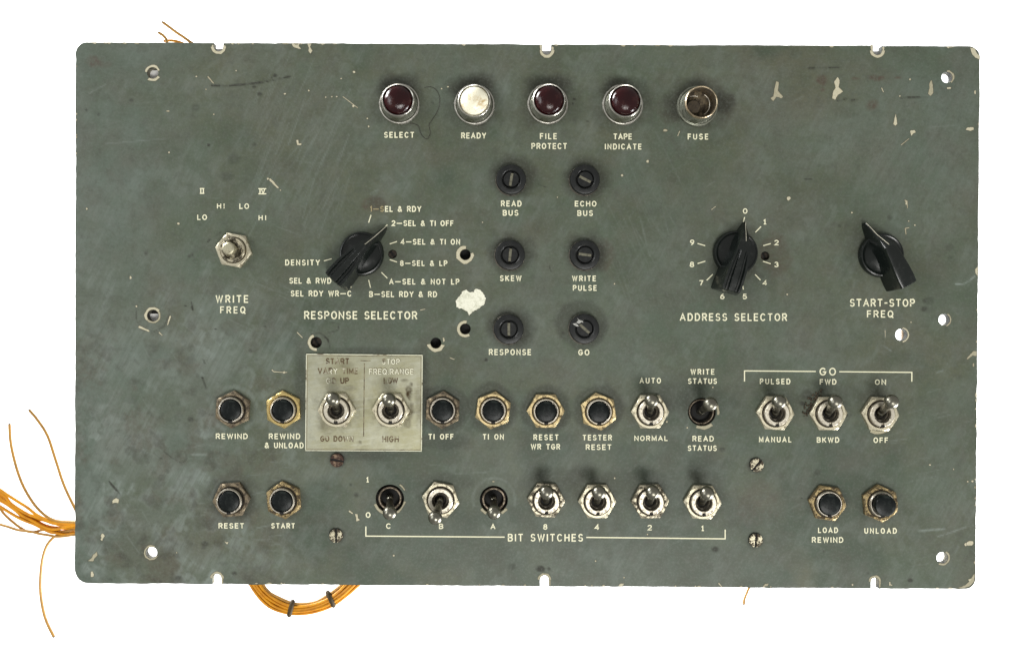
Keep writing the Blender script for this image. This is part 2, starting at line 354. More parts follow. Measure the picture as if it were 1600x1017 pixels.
# dark pencil-like mark near the top left
stroke(gr_shade, ((331, 134), (355, 134.5), (380, 132.5), (410, 129), (430, 125), (453, 120)), 1.9, .62, .4); stroke(gr_shade, ((395, 132), (408, 127), (430, 120)), 1.6, .4, .5)
blob(gr_shade, 397, 136, 5, 3, .7); blob(gr_shade, 406, 147, 5, 4, .6); blob(gr_shade, 430, 118, 4, 3, .8)
for cx, cy, r_, s in ((326, 227, 4, .8), (135, 172, 3, .6), (154, 179, 5, .4), (306, 169, 9, .35), (398, 226, 5, .45), (365, 248, 13, .3), (355, 277, 14, .3), (205, 157, 4, .4),
                      (298, 655, 6, .5), (320, 849, 7, .5), (318, 855, 4, .4), (279, 903, 9, .5), (366, 895, 5, .6), (172, 905, 5, .4), (228, 396, 4, .5), (296, 400, 4, .5), (337, 514, 2.5, .8), (392, 548, 4, .5), (401, 562, 3, .3), (414, 510, 2, .6),
                      (290, 478, 2, .8), (548, 757, 3, .6), (557, 773, 6, .6), (895, 513, 3, .6), (880, 520, 3, .6), (760, 562, 3.5, .8), (1254, 630, 5, .7), (1320, 648, 5, .8), (1128, 702, 6, .5), (1390, 340, 6, .35), (1312, 353, 4, .4), (1452, 470, 9, .3), (1485, 403, 6, .3), (1445, 483, 6, .6), (1444, 470, 4, .5), (1484, 386, 9, .25),
                      (897, 155, 3.2, .95), (895, 163, 2.5, .9), (1053, 160, 4, .8), (918, 190, 2.5, .6), (676, 161, 3, .6), (1287, 861, 3, .8), (1422, 906, 5, .8), (1118, 858, 7, .7), (800, 885, 8, .35), (845, 888, 8, .8), (858, 888, 4, .6), (1174, 717, 3, .4), (1277, 738, 8, .4), (1253, 778, 2.5, .7), (1356, 895, 4, .4)):
    blob(gr_shade, cx, cy, r_, r_*.8, s, .5, .3)
for pts, wd, s in ((((316, 590), (320, 600), (322, 607)), 1.8, .8), (((299, 473), (301, 484)), 1.6, .8), (((324, 379), (328, 374)), 1.2, .6), (((300, 397), (302, 402)), 1.5, .6), (((318, 562), (320, 568)), 1.5, .7), (((171, 753), (187, 771)), 1.8, .85), (((841, 288), (852, 292)), 1.3, .6), (((858, 415), (861, 424)), 1.0, .4), (((338, 368), (345, 363)), 1.2, .5), (((1300, 660), (1330, 648)), 1.2, .7),
                   (((256, 705), (270, 716), (285, 724), (292, 716), (290, 708)), 1.1, .4), (((240, 708), (252, 717), (255, 712)), 1.0, .35), (((508, 502), (530, 506), (528, 516), (514, 520)), 1.0, .4), (((487, 522), (500, 520), (512, 530), (516, 545)), 1.6, .6), (((212, 480), (213, 500), (222, 514), (240, 518), (256, 510), (264, 495), (264, 482)), 1.3, .4)): stroke(gr_shade, pts, wd, s, .35)
# light scuffs and rubbed streaks
def streaks(n_, x0, x1, y0, y1, ang, ln, s, wd=.9):
    for _ in range(n_):
        cx = random.uniform(x0, x1); cy = random.uniform(y0, y1); a = R(ang+random.gauss(0, 6)); l_ = ln*random.uniform(.3, 1)
        dx, dy = math.cos(a)*l_/2, -math.sin(a)*l_/2
        i0 = max(int((min(cx-abs(dx), cx)-115-6)/STEP), 0); i1 = int((cx+abs(dx)-115+6)/STEP)+1
        j0 = max(int((cy-abs(dy)-64-6)/STEP), 0); j1 = int((cy+abs(dy)-64+6)/STEP)+1
        xs, ys = X[i0:i1, j0:j1], Y[i0:i1, j0:j1]
        if xs.size == 0: continue
        t = np.clip(((xs-cx+dx)*(2*dx)+(ys-cy+dy)*(2*dy))/(4*dx*dx+4*dy*dy+1e-6), 0, 1)
        q = np.hypot(xs-cx+dx-t*2*dx, ys-cy+dy-t*2*dy)/(wd*1.6)
        sc_[i0:i1, j0:j1] = np.maximum(sc_[i0:i1, j0:j1], s*random.uniform(.4, 1)*np.clip(1.2-q, 0, 1))
for b in ((190, 560, 110, 120, .28), (330, 560, 110, 60, .35), (440, 540, 60, 50, .3), (200, 700, 90, 90, .35), (150, 780, 45, 60, .4), (290, 745, 70, 40, .3), (355, 475, 90, 45, .35), (500, 740, 90, 40, .25), (330, 880, 60, 30, .3), (1260, 200, 120, 60, .1),
          (780, 130, 30, 40, .22), (1480, 780, 50, 80, .2), (420, 880, 60, 20, .2), (1420, 250, 130, 130, .15), (790, 165, 14, 50, .25)):
    blob(sc_, b[0], b[1], b[2], b[3], b[4], .9, .6)
streaks(90, 400, 540, 120, 330, 64, 110, .30); streaks(60, 130, 330, 480, 880, -50, 40, .30); streaks(60, 330, 480, 440, 560, -20, 50, .3); streaks(40, 300, 460, 690, 870, 4, 40, .45)
streaks(40, 960, 1060, 250, 470, -65, 120, .18); streaks(60, 120, 1500, 90, 900, 30, 40, .25); streaks(50, 120, 1500, 90, 900, -5, 50, .2); streaks(30, 1390, 1520, 560, 900, 15, 40, .3); streaks(50, 560, 1100, 720, 890, 3, 60, .15)
for pts, wd, s in ((((1436, 829), (1476, 826)), 2, .7), (((1466, 838), (1510, 823)), 1.6, .6), (((1493, 444.5), (1508, 443), (1523, 432)), 1.2, .9), (((1382.7, 515), (1383, 527)), 1.2, .8), (((140, 146), (165, 132)), 1.4, .4), (((165, 225), (260, 217)), 1.2, .35), (((300, 710), (322, 710)), 2, .7), (((315, 740), (325, 739)), 1.5, .7), (((314, 736), (326, 742)), 1, .5), (((710, 740), (760, 738)), 1.2, .35), (((1380, 540), (1392, 548)), 2, .4), (((1452, 199), (1490, 196)), 2, .3), (((1447, 205), (1470, 209)), 1.6, .25), (((1463, 582), (1473, 579)), 1.6, .5), (((600, 180), (597, 205)), 1.0, .2), (((1000, 340), (1015, 400)), 1.5, .2)):
    stroke(sc_, pts, wd, s)
def ring(A, cx, cy, r0, wd, s, a0=0, a1=360):
    rr = np.hypot(X-cx, Y-cy); an = np.degrees(np.arctan2(-(Y-cy), X-cx)) % 360
    m = ((an-a0) % 360) <= (a1-a0); np.maximum(A, s*np.clip(1.3-np.abs(rr-r0)/wd, 0, 1)*m*(.5+nz2), out=A)
ring(sc_, 365, 639, 35, 5, .35, -60, 250); ring(sc_, 590, 312, 14, 1.2, .35, 40, 150); ring(sc_, 772, 780, 33, 2.5, .3, -20, 200)
# brownish discoloured areas, slow variation
for b in ((450, 170, 170, 110, .14), (1190, 135, 90, 110, .22), (1100, 420, 130, 110, .16), (560, 420, 200, 120, .12), (850, 380, 90, 60, .16), (1190, 780, 45, 50, .22), (190, 850, 60, 40, .22), (300, 830, 60, 60, .2), (1510, 850, 40, 80, .2), (170, 650, 60, 60, .2), (1240, 320, 120, 60, .14), (1390, 270, 100, 60, .1), (1070, 205, 80, 60, .2), (760, 350, 80, 100, .12), (700, 570, 60, 30, .2)):
    blob(br, b[0], b[1], b[2], b[3], b[4], .9, .6)
blob(gr_shade, 850, 830, 460, 140, .10, .9, .3)  # lower middle darkened: light falloff put into the colour
blob(gr_shade, 1060, 622, 130, 34, .26, .7, .3); blob(gr_shade, 960, 752, 190, 26, .2, .7, .3); blob(gr_shade, 1290, 612, 130, 22, .2, .7, .3); blob(gr_shade, 560, 470, 120, 60, .12, .8, .3); blob(gr_shade, 1145, 440, 60, 50, .3, .7, .3); blob(gr_shade, 1340, 380, 40, 60, .3, .7, .3)  # last two patches: knob shadows painted in
blob(br, 1175, 790, 40, 40, .3, .7, .6)
blob(gr_shade, 700, 750, 60, 20, .2, .6, .5); blob(gr_shade, 888, 742, 50, 14, .2, .6, .5); blob(gr_shade, 1100, 725, 50, 30, .25, .7, .5)
LW = np.clip((560-X)/230, 0, 1)*np.clip((Y-330)/260, 0.15, 1); LW = np.maximum(LW, .5*np.clip((X-1440)/60, 0, 1)*np.clip((Y-650)/120, 0, 1)); LW = np.maximum(LW, .28)
m1 = fbm(X*1.1+Y*.35, Y*.9-X*.3, 42, 60, 5); m2 = fbm(X+Y*.8, Y-X*.8, 17, 70, 5); m3 = fbm(X, Y, 30, 80, 5)
sc_ = np.maximum(sc_, LW*np.clip((m1-.42)*5, 0, 1)*np.clip(.5+(m2-.45)*4.5, .08, 1)*.62)
br = np.maximum(br, LW*np.clip((m3-.5)*6, 0, 1)*.4); gr_shade = np.maximum(gr_shade, LW*np.clip((m2-.5)*7, 0, 1)*np.clip((m3-.35)*4, 0, 1)*.3)
sc_ = np.maximum(sc_, .10*np.clip((fbm(X*.5+Y*.8, Y*.8-X*.6, 46, 66, 5)-.48)*4, 0, 1))
tone_falloff = np.clip(.36-.42*np.clip((Y-560)/260, 0, 1)*np.clip((X-430)/160, 0, 1)*np.clip((1480-X)/200, 0, 1)+.9*(nz3-.5)*1.1+.5*np.clip((420-X)/300, 0, 1)+.35*np.clip((X-1250)/250, 0, 1)*np.clip((600-Y)/400, 0, 1), 0, 1)  # mottling plus light falloff painted in: lower middle darker, left side lighter

vid = -np.ones((nx, ny), int); used = np.zeros((nx, ny), bool)
used[:-1, :-1] |= keepcell; used[1:, :-1] |= keepcell; used[:-1, 1:] |= keepcell; used[1:, 1:] |= keepcell
vid[used] = np.arange(used.sum())
co = np.stack([(X[used]-BX)*P, (BY-Y[used])*P, np.zeros(used.sum())], 1)
ci, cj = np.nonzero(keepcell)
quads = np.stack([vid[ci, cj], vid[ci, cj+1], vid[ci+1, cj+1], vid[ci+1, cj]], 1)
me = bpy.data.meshes.new('painted_face')
me.vertices.add(len(co)); me.vertices.foreach_set('co', co.ravel())
me.loops.add(quads.size); me.loops.foreach_set('vertex_index', quads.ravel())
me.polygons.add(len(quads)); me.polygons.foreach_set('loop_start', np.arange(0, quads.size, 4))
me.update(calc_edges=True)
at = me.color_attributes.new('wear', 'FLOAT_COLOR', 'POINT')  # carries wear together with painted shadow and falloff
at.data.foreach_set('color', np.stack([gr_shade[used].clip(0, 1), sc_[used].clip(0, 1), br[used].clip(0, 1), tone_falloff[used]], 1).ravel().astype(np.float32))
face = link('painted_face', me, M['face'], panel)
# walls of the plate: from the open edges of the face back through its thickness
e = np.concatenate([quads[:, [0, 1]], quads[:, [1, 2]], quads[:, [2, 3]], quads[:, [3, 0]]]); es = np.sort(e, 1)
key = es[:, 0].astype(np.int64)*10**7+es[:, 1]; uq, idx, cnt = np.unique(key, return_index=True, return_counts=True)
be = e[idx[cnt == 1]]; ids = np.unique(be); mp = {v: i for i, v in enumerate(ids)}
TH = 12.0
V = [(co[v][0]/P, co[v][1]/P, -.02) for v in ids]+[(co[v][0]/P, co[v][1]/P, -TH) for v in ids]; n_ = len(ids)
F = [[mp[b], mp[a], n_+mp[a], n_+mp[b]] for a, b in be]
link('plate_edge', mesh('plate_edge', V, F, M['edge']), None, panel)
# back sheet of the plate (filled outline with the same holes)
cu = bpy.data.curves.new('plate_back', 'CURVE'); cu.dimensions = '2D'; cu.fill_mode = 'BOTH'
def spl(pts):
    s = cu.splines.new('POLY'); s.points.add(len(pts)-1); s.use_cyclic_u = True
    for i, (x, y) in enumerate(pts): s.points[i].co = ((x-BX)*P, (BY-y)*P, 0, 1)
out = []
for (cx, cy, a0, r) in ((137, 85, 180, 18), (1513, 91, 270, 17), (1506, 902, 0, 17), (139, 889, 90, 21)):
    for k in range(9): a = R(a0+k*90/8); out.append((cx+r*math.cos(a), cy+r*math.sin(a)))
for hx, hy, hr in HOLES: spl([(hx+(hr+.3)*math.cos(2*math.pi*k/32), hy+(hr+.3)*math.sin(2*math.pi*k/32)) for k in range(32)])
top, bot = sorted([n for n in NOTCH if n[1] < 100]), sorted([n for n in NOTCH if n[1] > 100], reverse=True)
o2 = out[:9]
for nxx, a_, y1, r in top: o2 += [(nxx-r, edge_y(nxx, 1))]+[(nxx-r*math.cos(R(k*22.5)), y1+r*math.sin(R(k*22.5))) for k in range(9)]+[(nxx+r, edge_y(nxx, 1))]
o2 += out[9:27]
for nxx, y0, a_, r in bot: o2 += [(nxx+r, edge_y(nxx, 0))]+[(nxx+r*math.cos(R(k*22.5)), y0-r*math.sin(R(k*22.5))) for k in range(9)]+[(nxx-r, edge_y(nxx, 0))]
o2 += out[27:]
spl(o2)
tmp = bpy.data.objects.new('tmp', cu); COL.objects.link(tmp); bpy.context.view_layer.update()
me = bpy.data.meshes.new_from_object(tmp.evaluated_get(bpy.context.evaluated_depsgraph_get())); bpy.data.objects.remove(tmp)
me.name = 'plate_back'; me.materials.clear(); me.materials.append(M['edge'])
link('plate_back', me, None, panel, (0, 0, -TH-.05))

# ---------------------------------------------------------------- paint chips (thin layer edges, real outlines)
CH = []; zc = [0.25]
def rough(pts, amp=.35, n_=3):
    out = []
    for i in range(len(pts)):
        a = Vector(pts[i]); b = Vector(pts[(i+1) % len(pts)])
        k = max(1, int((b-a).length/2.0))
        for q in range(k):
            p = a.lerp(b, q/k); out.append((p.x+random.uniform(-amp, amp), p.y+random.uniform(-amp, amp)))
    return out
def chip(pts, mat='chip', amp=.35, name='paint_chip'):
    zc[0] = .12+(zc[0]+.011) % .1
    pp = [(x-BX, BY-y) for x, y in rough(pts, amp)]
    n = len(pp); bm = bmesh.new()
    vs = [bm.verts.new((x*P, y*P, zc[0]*P)) for x, y in pp]; lo = [bm.verts.new((x*P, y*P, .02*P)) for x, y in pp]
    es_ = [bm.edges.new((vs[i], vs[(i+1) % n])) for i in range(n)]
    r_ = bmesh.ops.triangle_fill(bm, use_beauty=True, use_dissolve=False, edges=es_)
    for f in bm.faces:
        f.normal_update()
        if f.normal.z < 0: f.normal_flip()
    for i in range(n): bm.faces.new((vs[i], lo[i], lo[(i+1) % n], vs[(i+1) % n]))
    c_ = Vector((sum(p[0] for p in pp)/n, sum(p[1] for p in pp)/n)); ar = sum(pp[i-1][0]*pp[i][1]-pp[i][0]*pp[i-1][1] for i in range(n)); sg = 1 if ar > 0 else -1
    off = []
    for i in range(n):
        a = Vector(pp[i-1]); b = Vector(pp[(i+1) % n]); d_ = (b-a).normalized() if (b-a).length > 1e-6 else Vector((1, 0)); off.append((pp[i][0]+sg*d_.y*.6, pp[i][1]-sg*d_.x*.6))
    v3 = [bm.verts.new((x*P, y*P, (zc[0]-.07)*P)) for x, y in off]
    v4 = [bm.verts.new((pp[i][0]*P, pp[i][1]*P, (zc[0]-.07)*P)) for i in range(n)]
    for i in range(n):
        k = (i+1) % n; f = bm.faces.new((v4[i], v3[i], v3[k], v4[k]) if sg > 0 else (v4[k], v3[k], v3[i], v4[i])); f.material_index = 1
    me = bpy.data.meshes.new(name); bm.to_mesh(me); bm.free(); me.materials.append(M[mat]); me.materials.append(M['chiprim'])
    return link(name, me, None, panel)
def sp(s, ox, oy, pts): return [(ox+x/s, oy+y/s) for x, y in pts]
def dot(x, y, rx, ry=None, mat='chip'):
    ry = ry or rx; chip([(x+rx*random.uniform(.75, 1.2)*math.cos(a*math.pi/4), y+ry*random.uniform(.75, 1.2)*math.sin(a*math.pi/4)) for a in range(8)], mat, .1)
def bar(x0, y0, x1, y1, w_, mat='chip'):
    d_ = Vector((x1-x0, y1-y0)).normalized()*w_/2; n__ = Vector((-d_.y, d_.x))
    chip([(x0+n__.x, y0+n__.y), (x0-d_.x, y0-d_.y), (x0-n__.x, y0-n__.y), (x1-n__.x*.7, y1-n__.y*.7), (x1+d_.x, y1+d_.y), (x1+n__.x*.7, y1+n__.y*.7)], mat, .12*min(w_, 3))
def arcchip(cx, cy, r0, r1, a0, a1, mat='chip', j=1.2):
    n = max(4, int(abs(a1-a0)/18)); A = [a0+(a1-a0)*k/n for k in range(n+1)]
    outr = [(cx+(r1+random.uniform(-j, j*.6))*math.cos(R(a)), cy-(r1+random.uniform(-j, j*.6))*math.sin(R(a))) for a in A]
    m2 = n*3; inn = [(cx+(r0+.1)*math.cos(R(a0+(a1-a0)*k/m2)), cy-(r0+.1)*math.sin(R(a0+(a1-a0)*k/m2))) for k in range(m2, -1, -1)]
    chip(outr+inn, mat, .12)
chip(sp(5.35, 680, 370, [(170, 540), (180, 520), (210, 495), (230, 455), (262, 440), (285, 462), (320, 462), (340, 438), (370, 440), (400, 470), (425, 520), (405, 565), (375, 595), (330, 612), (285, 655), (265, 620), (215, 600), (178, 590)]), 'patch', .9)
c3 = (3.81, 1130, 60)
chip(sp(*c3, [(315, 258), (330, 262), (326, 315), (355, 350), (345, 358), (318, 348), (298, 375), (282, 358), (300, 345), (306, 300)]), 'chipdull')
chip(sp(*c3, [(680, 233), (693, 250), (687, 290), (712, 318), (682, 338), (665, 368), (650, 358), (654, 322), (670, 295), (660, 262)]))
chip(sp(*c3, [(1240, 250), (1248, 290), (1250, 325), (1236, 345), (1220, 330), (1228, 300), (1226, 272)]), 'chipdull')
chip(sp(*c3, [(1026, 450), (1036, 510), (1025, 522), (1014, 512)])); chip(sp(*c3, [(1112, 552), (1138, 546), (1147, 560), (1132, 568), (1120, 582)]))
chip(sp(*c3, [(1450, 533), (1488, 530), (1490, 545), (1470, 552), (1445, 545)])); chip(sp(*c3, [(1470, 58), (1494, 62), (1508, 88), (1526, 108), (1526, 128), (1500, 116), (1482, 96)]), 'chip')
chip(sp(*c3, [(1078, 962), (1094, 968), (1094, 992), (1086, 990), (1086, 972)])); bar(1377.5, 138, 1380.5, 144, 1.2); bar(1408, 227, 1420, 217, 1.0, 'chipdull')
dot(1232, 310, 3.2); dot(1422, 124.5, 1.4); dot(1482.5, 138, 3.5, 1.6); dot(1523.5, 144.5, 1.3, 2.8); dot(1406, 150.5, 1.2, 1)
chip([(463, 219.5), (466, 219), (467, 225), (471, 224.5), (470.5, 227), (464.5, 227)]); bar(325, 120.5, 333.5, 130.5, 1.8, 'chipdull')
chip([(455.5, 68.4), (469, 68.6), (466.5, 72), (470.5, 77), (464, 76), (458, 73)]); chip([(480, 69), (486, 69.2), (484.5, 74), (488, 80), (485, 84), (482, 80), (483, 75)])
for d_ in ((262.5, 174, 2.6, .9), (445, 147, 1.7, 1.2), (482.5, 142, 1.1, 1.3), (307, 120, 1.5, 1), (369, 111, 1.1, .9), (322, 140, .9, .9), (334, 179, 1, .9), (553, 113, 2, 1.6), (533, 123.3, 1.2, 1), (526, 151.5, 1.2, 1), (518.5, 151.5, 1.1, 1), (509, 152.4, 1, 1), (552, 166, 1.8, 1.8), (574, 185.5, 1.2, 1), (576, 198, 1.2, 1.2),
           (135.5, 326.5, 1.4), (279, 349.5, 1.8), (204, 433.5, 1.6, 2.2), (264, 238.5, 1.2), (213.3, 478.6, 1.4), (972, 274.2, 1.8), (871, 308.5, .9), (754, 347.5, 1.0), (960, 443.5, 1.1), (1012, 252.5, 2.1, 2.1), (700, 136, 1.6, 1), (690, 139, 1.1), (1429.5, 352, 1.2), (1419.8, 345.7, 1), (1331, 332.5, 1.3), (1230, 460, 1.2), (1453, 726, 1.6, 1.2), (1512, 752, 1.2), (1519.5, 751.5, 1.6), (1490, 733, .8),
           (615.5, 867.5, 1.5), (930.5, 876, 1.2), (960.5, 747, 1, 1.6), (975, 902, 1), (276, 863, .9), (1073.8, 668, 1.2), (1042, 659, 1.3), (771, 752, 2, .8), (1011.6, 834.5, 1.1), (1113.7, 605, 1), (1332, 913, 1.4), (144, 897, 2.4, 4.8), (160.5, 837, 3, 3.6), (159, 842, 1.5, 2.5), (1515, 848.6, 6.5, 3.8)): dot(*d_)
bar(536, 151.5, 559, 169, .9); bar(422, 280.5, 434, 293.5, 3.4, 'chip'); dot(418.5, 279.5, 1.4, 1.8); dot(438, 297.5, .9); bar(217.5, 510.5, 232, 517, 3.2, 'chip'); bar(266, 494.5, 262, 507, 2.4, 'chip'); bar(249, 519.5, 253.5, 524, 1.6)
chip([(176, 782), (181, 777.5), (185.5, 780), (185, 786), (180, 784.5), (176, 786)]); chip([(151.5, 862), (152, 867), (147, 873), (146, 876), (138, 876), (143.5, 871.5), (146, 866)], 'chipdull')
bar(425.5, 578, 427.5, 580.5, 1.8); bar(428, 580.6, 443, 581.8, 1.1); dot(444, 581.5, 1.7, 1.9); bar(444, 582, 448.5, 581.4, .9); bar(464.5, 519.5, 472.5, 527.5, 1.2)
bar(546, 798.2, 550.5, 801.6, 2.2); chip([(555, 803), (558.5, 803.2), (559, 809), (562, 812), (557, 814), (556.3, 808)]); chip([(351, 845.5), (354, 847), (356.8, 846.2), (355, 850), (353.5, 848.5)], 'chip', .1)
bar(1059, 212.5, 1062, 205.5, 1.0); dot(1039.5, 204, 3.6, 2, 'chipdull'); bar(1112, 327.5, 1118, 323, 1.0); bar(1415, 357, 1420, 356, 1.4, 'chipdull'); bar(1414.5, 357, 1415.5, 366, 1.6, 'chipdull'); bar(1414, 313.5, 1417, 314, 1.4, 'chipdull'); bar(1417, 314.5, 1417.8, 325, 1.5, 'chipdull')
bar(1382.8, 516, 1383.3, 526.5, .7); dot(1423.5, 503.5, 1.0); chip([(1510, 560.5), (1521, 548.5), (1526, 549), (1525.5, 556), (1520, 555), (1512, 561)], 'chipdull'); chip([(1523.5, 421), (1527.6, 417), (1527.4, 431), (1524.5, 427)]); bar(657, 484.5, 664, 483, 1.0); bar(703, 559, 710, 561.5, 1.0)
chip([(966.5, 915), (969, 911.5), (975, 911), (973, 914.5), (971, 916)]); bar(1123, 911, 1128, 916.5, 1.6); bar(1195, 913.5, 1200, 912, 1.5); bar(1193.5, 914, 1200, 912.5, 1.0, 'chipdull'); chip([(1389, 909), (1391, 909), (1391, 912.5), (1394, 913), (1393.5, 914.2), (1389.5, 914)])
chip([(1520.5, 898), (1523, 896), (1521.8, 908), (1515.5, 915), (1506.5, 918.3), (1497, 918.3), (1508, 914), (1516, 907)], 'chipdull'); chip([(1513, 905), (1518, 903), (1515, 908)]); chip([(1195, 912), (1201, 911), (1199, 915), (1194.5, 915)], 'chipdull')
dot(1521, 570, 1.2, 3, 'chipdull'); dot(1525, 617, 1.2, 4); dot(1524.6, 665, 1, 3); dot(1509, 850, 2, 2.5)
arcchip(238.5, 114.5, 9, 12.6, 20, 170); arcchip(238.5, 114.5, 9, 13, 235, 330); arcchip(239, 493, 9.4, 13.6, 40, 215); arcchip(239, 493, 9.4, 12, 215, 400, 'chipdull', .6); arcchip(727, 398, 8.7, 14.2, 85, 300); arcchip(727, 398, 8.7, 13.6, 300, 372); arcchip(727, 514, 8.7, 13, 80, 305, 'chip', .5)
arcchip(681, 536, 8.7, 14, 190, 345); chip([(691.5, 528), (694, 527.5), (695, 532), (693, 534.5)]); arcchip(494, 535, 9, 13.2, 110, 275, 'chip', .6); arcchip(1479.5, 121.5, 8.8, 11.6, -50, 90, 'chipdull'); arcchip(1408.5, 523, 9.8, 12, -80, 80, 'chip', .4); arcchip(1472.5, 871, 9.1, 12, -120, 60, 'chipdull'); arcchip(236.5, 863, 9.3, 11.6, 60, 330, 'chipdull', .6); arcchip(1475.3, 499.5, 9.1, 11, -70, 60, 'chipdull', .4)
arcchip(609, 779, 22.4, 26, 200, 260, 'chipdull'); arcchip(609, 779, 22.4, 25.5, 290, 350, 'chipdull'); arcchip(609, 779, 26, 28, 30, 55, 'chipdull', .4); arcchip(771.6, 780.6, 22.1, 26, 215, 240, 'chipdull', .6); arcchip(771.6, 780.6, 22.1, 26, 300, 325, 'chipdull', .6)
arcchip(1096.7, 643.4, 22.4, 27.5, 250, 308, 'chipdull', 1.6); arcchip(1096.7, 643.4, 24, 27, -10, 30, 'chipdull', .8); arcchip(1373, 646, 27.5, 32, 245, 300, 'chipdull', 1)
for nx_, y0, y1, r in NOTCH:
    if y1 < 100:
        arcchip(nx_, y1, r+.1, r+4.6, 180, 360, 'chip', 1.1); bar(nx_-r-2, 72, nx_-r-2, y1-1, 3.2); bar(nx_+r+2, 75, nx_+r+2, y1-1, 3.2)
    else:
        arcchip(nx_, y0, r+.1, r+3.4, 0, 180, 'chipdull', .9); bar(nx_+r+1.4, y0+1, nx_+r+1.4, y0+8, 2.2, 'chipdull')
rs = random.Random(5)
for k in range(26):       # nicks along the top edge
    x = rs.choice((rs.uniform(135, 230), rs.uniform(360, 520), rs.uniform(520, 1500))); y = edge_y(x, 1)+.7; wd = rs.uniform(1.5, 5)
    chip([(x-wd, y), (x+wd, y), (x+wd*.4, y+rs.uniform(.8, 2.6)), (x-wd*.5, y+rs.uniform(.6, 1.8))], rs.choice(('chip', 'chipdull')), .15)
for k in range(22):
    x = rs.uniform(400, 1500); y = edge_y(x, 0)-.7; wd = rs.uniform(1, 4)
    chip([(x-wd, y), (x+wd, y), (x+wd*.4, y-rs.uniform(.8, 2.2)), (x-wd*.5, y-rs.uniform(.6, 1.8))], rs.choice(('chip', 'chipdull')), .15)
for k in range(16):
    s_ = rs.random() < .55; y = rs.uniform(90, 250) if s_ else rs.uniform(130, 880); x = 119 if s_ else 1530-(y-73)*7/847; wd = rs.uniform(1, 3.4); q = 1 if s_ else -1
    chip([(x, y-wd), (x, y+wd), (x+q*rs.uniform(.8, 2.2), y+wd*.4), (x+q*rs.uniform(.6, 2), y-wd*.4)], rs.choice(('chip', 'chipdull')), .12)

# ---------------------------------------------------------------- stroke lettering
def arc(cx, cy, rx, ry, a0, a1, n=10): return [(cx+rx*math.cos(R(a0+(a1-a0)*k/n)), cy+ry*math.sin(R(a0+(a1-a0)*k/n))) for k in range(n+1)]
G = {}
G['A'] = (.74, [[(0, 0), (.37, 1), (.74, 0)], [(.13, .33), (.61, .33)]])
G['B'] = (.60, [[(0, 0), (0, 1), (.32, 1)]+arc(.34, .76, .23, .24, 90, -90)+[(0, .52)], [(.34, .52)]+arc(.34, .26, .26, .26, 90, -90)+[(0, 0)]])
G['C'] = (.66, [arc(.34, .5, .34, .5, 42, 318, 18)])
G['D'] = (.64, [[(0, 0), (0, 1), (.28, 1)]+arc(.28, .5, .36, .5, 90, -90, 14)+[(0, 0)]])
G['E'] = (.52, [[(.52, 1), (0, 1), (0, 0), (.52, 0)], [(0, .52), (.46, .52)]])
G['F'] = (.50, [[(.5, 1), (0, 1), (0, 0)], [(0, .52), (.44, .52)]])
G['G'] = (.68, [arc(.34, .5, .34, .5, 42, 340, 18)+[(.68, .46), (.38, .46)]])
G['H'] = (.62, [[(0, 0), (0, 1)], [(.62, 0), (.62, 1)], [(0, .52), (.62, .52)]])
G['I'] = (.0, [[(0, 0), (0, 1)]])
G['K'] = (.62, [[(0, 0), (0, 1)], [(.58, 1), (0, .4)], [(.2, .6), (.62, 0)]])
G['L'] = (.48, [[(0, 1), (0, 0), (.48, 0)]])
G['M'] = (.76, [[(0, 0), (0, 1), (.38, .15), (.76, 1), (.76, 0)]])
G['N'] = (.64, [[(0, 0), (0, 1), (.64, 0), (.64, 1)]])
G['O'] = (.70, [arc(.35, .5, .35, .5, 90, 450, 24)])
G['P'] = (.58, [[(0, 0), (0, 1), (.32, 1)]+arc(.32, .73, .26, .27, 90, -90)+[(0, .46)]])
G['Q'] = (.72, [arc(.35, .5, .35, .5, 90, 450, 24), [(.42, .25), (.74, -.1)]])
G['R'] = (.60, [[(0, 0), (0, 1), (.33, 1)]+arc(.33, .74, .26, .26, 90, -90)+[(0, .48)], [(.32, .48), (.6, 0)]])
G['S'] = (.58, [arc(.3, .745, .26, .255, 30, 270, 12)+arc(.29, .25, .29, .25, 90, -152, 12)])
G['T'] = (.60, [[(0, 1), (.6, 1)], [(.3, 1), (.3, 0)]])
G['U'] = (.62, [[(0, 1)]+arc(.31, .3, .31, .3, 180, 360, 12)+[(.62, 1)]])
G['V'] = (.70, [[(0, 1), (.35, 0), (.7, 1)]])
G['W'] = (.96, [[(0, 1), (.24, 0), (.48, .95), (.72, 0), (.96, 1)]])
G['X'] = (.64, [[(0, 1), (.64, 0)], [(0, 0), (.64, 1)]])
G['Y'] = (.68, [[(0, 1), (.34, .48), (.68, 1)], [(.34, .48), (.34, 0)]])
G['0'] = (.62, [arc(.31, .5, .31, .5, 90, 450, 20)])
G['1'] = (.40, [[(.02, .8), (.22, 1), (.22, 0)], [(.04, 0), (.4, 0)]])
G['i'] = (.2, [[(0, .8), (.2, 1), (.2, 0)]])
G['2'] = (.60, [arc(.3, .72, .29, .28, 165, -30, 10)+[(0, 0), (.6, 0)]])
G['3'] = (.56, [arc(.27, .74, .25, .26, 150, -80, 10), arc(.27, .26, .29, .27, 85, -150, 12)])
G['4'] = (.62, [[(.46, 0), (.46, 1), (0, .28), (.62, .28)]])
G['5'] = (.56, [[(.5, 1), (.1, 1), (.05, .55)]+arc(.26, .32, .3, .32, 115, -140, 12)])
G['6'] = (.58, [arc(.29, .3, .29, .3, 90, 450, 14), [(.02, .38), (.08, .66), (.25, .92), (.42, 1)]])
G['7'] = (.56, [[(0, 1), (.56, 1), (.2, 0)]])
G['8'] = (.58, [arc(.29, .76, .24, .24, 90, 450, 14), arc(.29, .27, .29, .27, 90, 450, 14)])
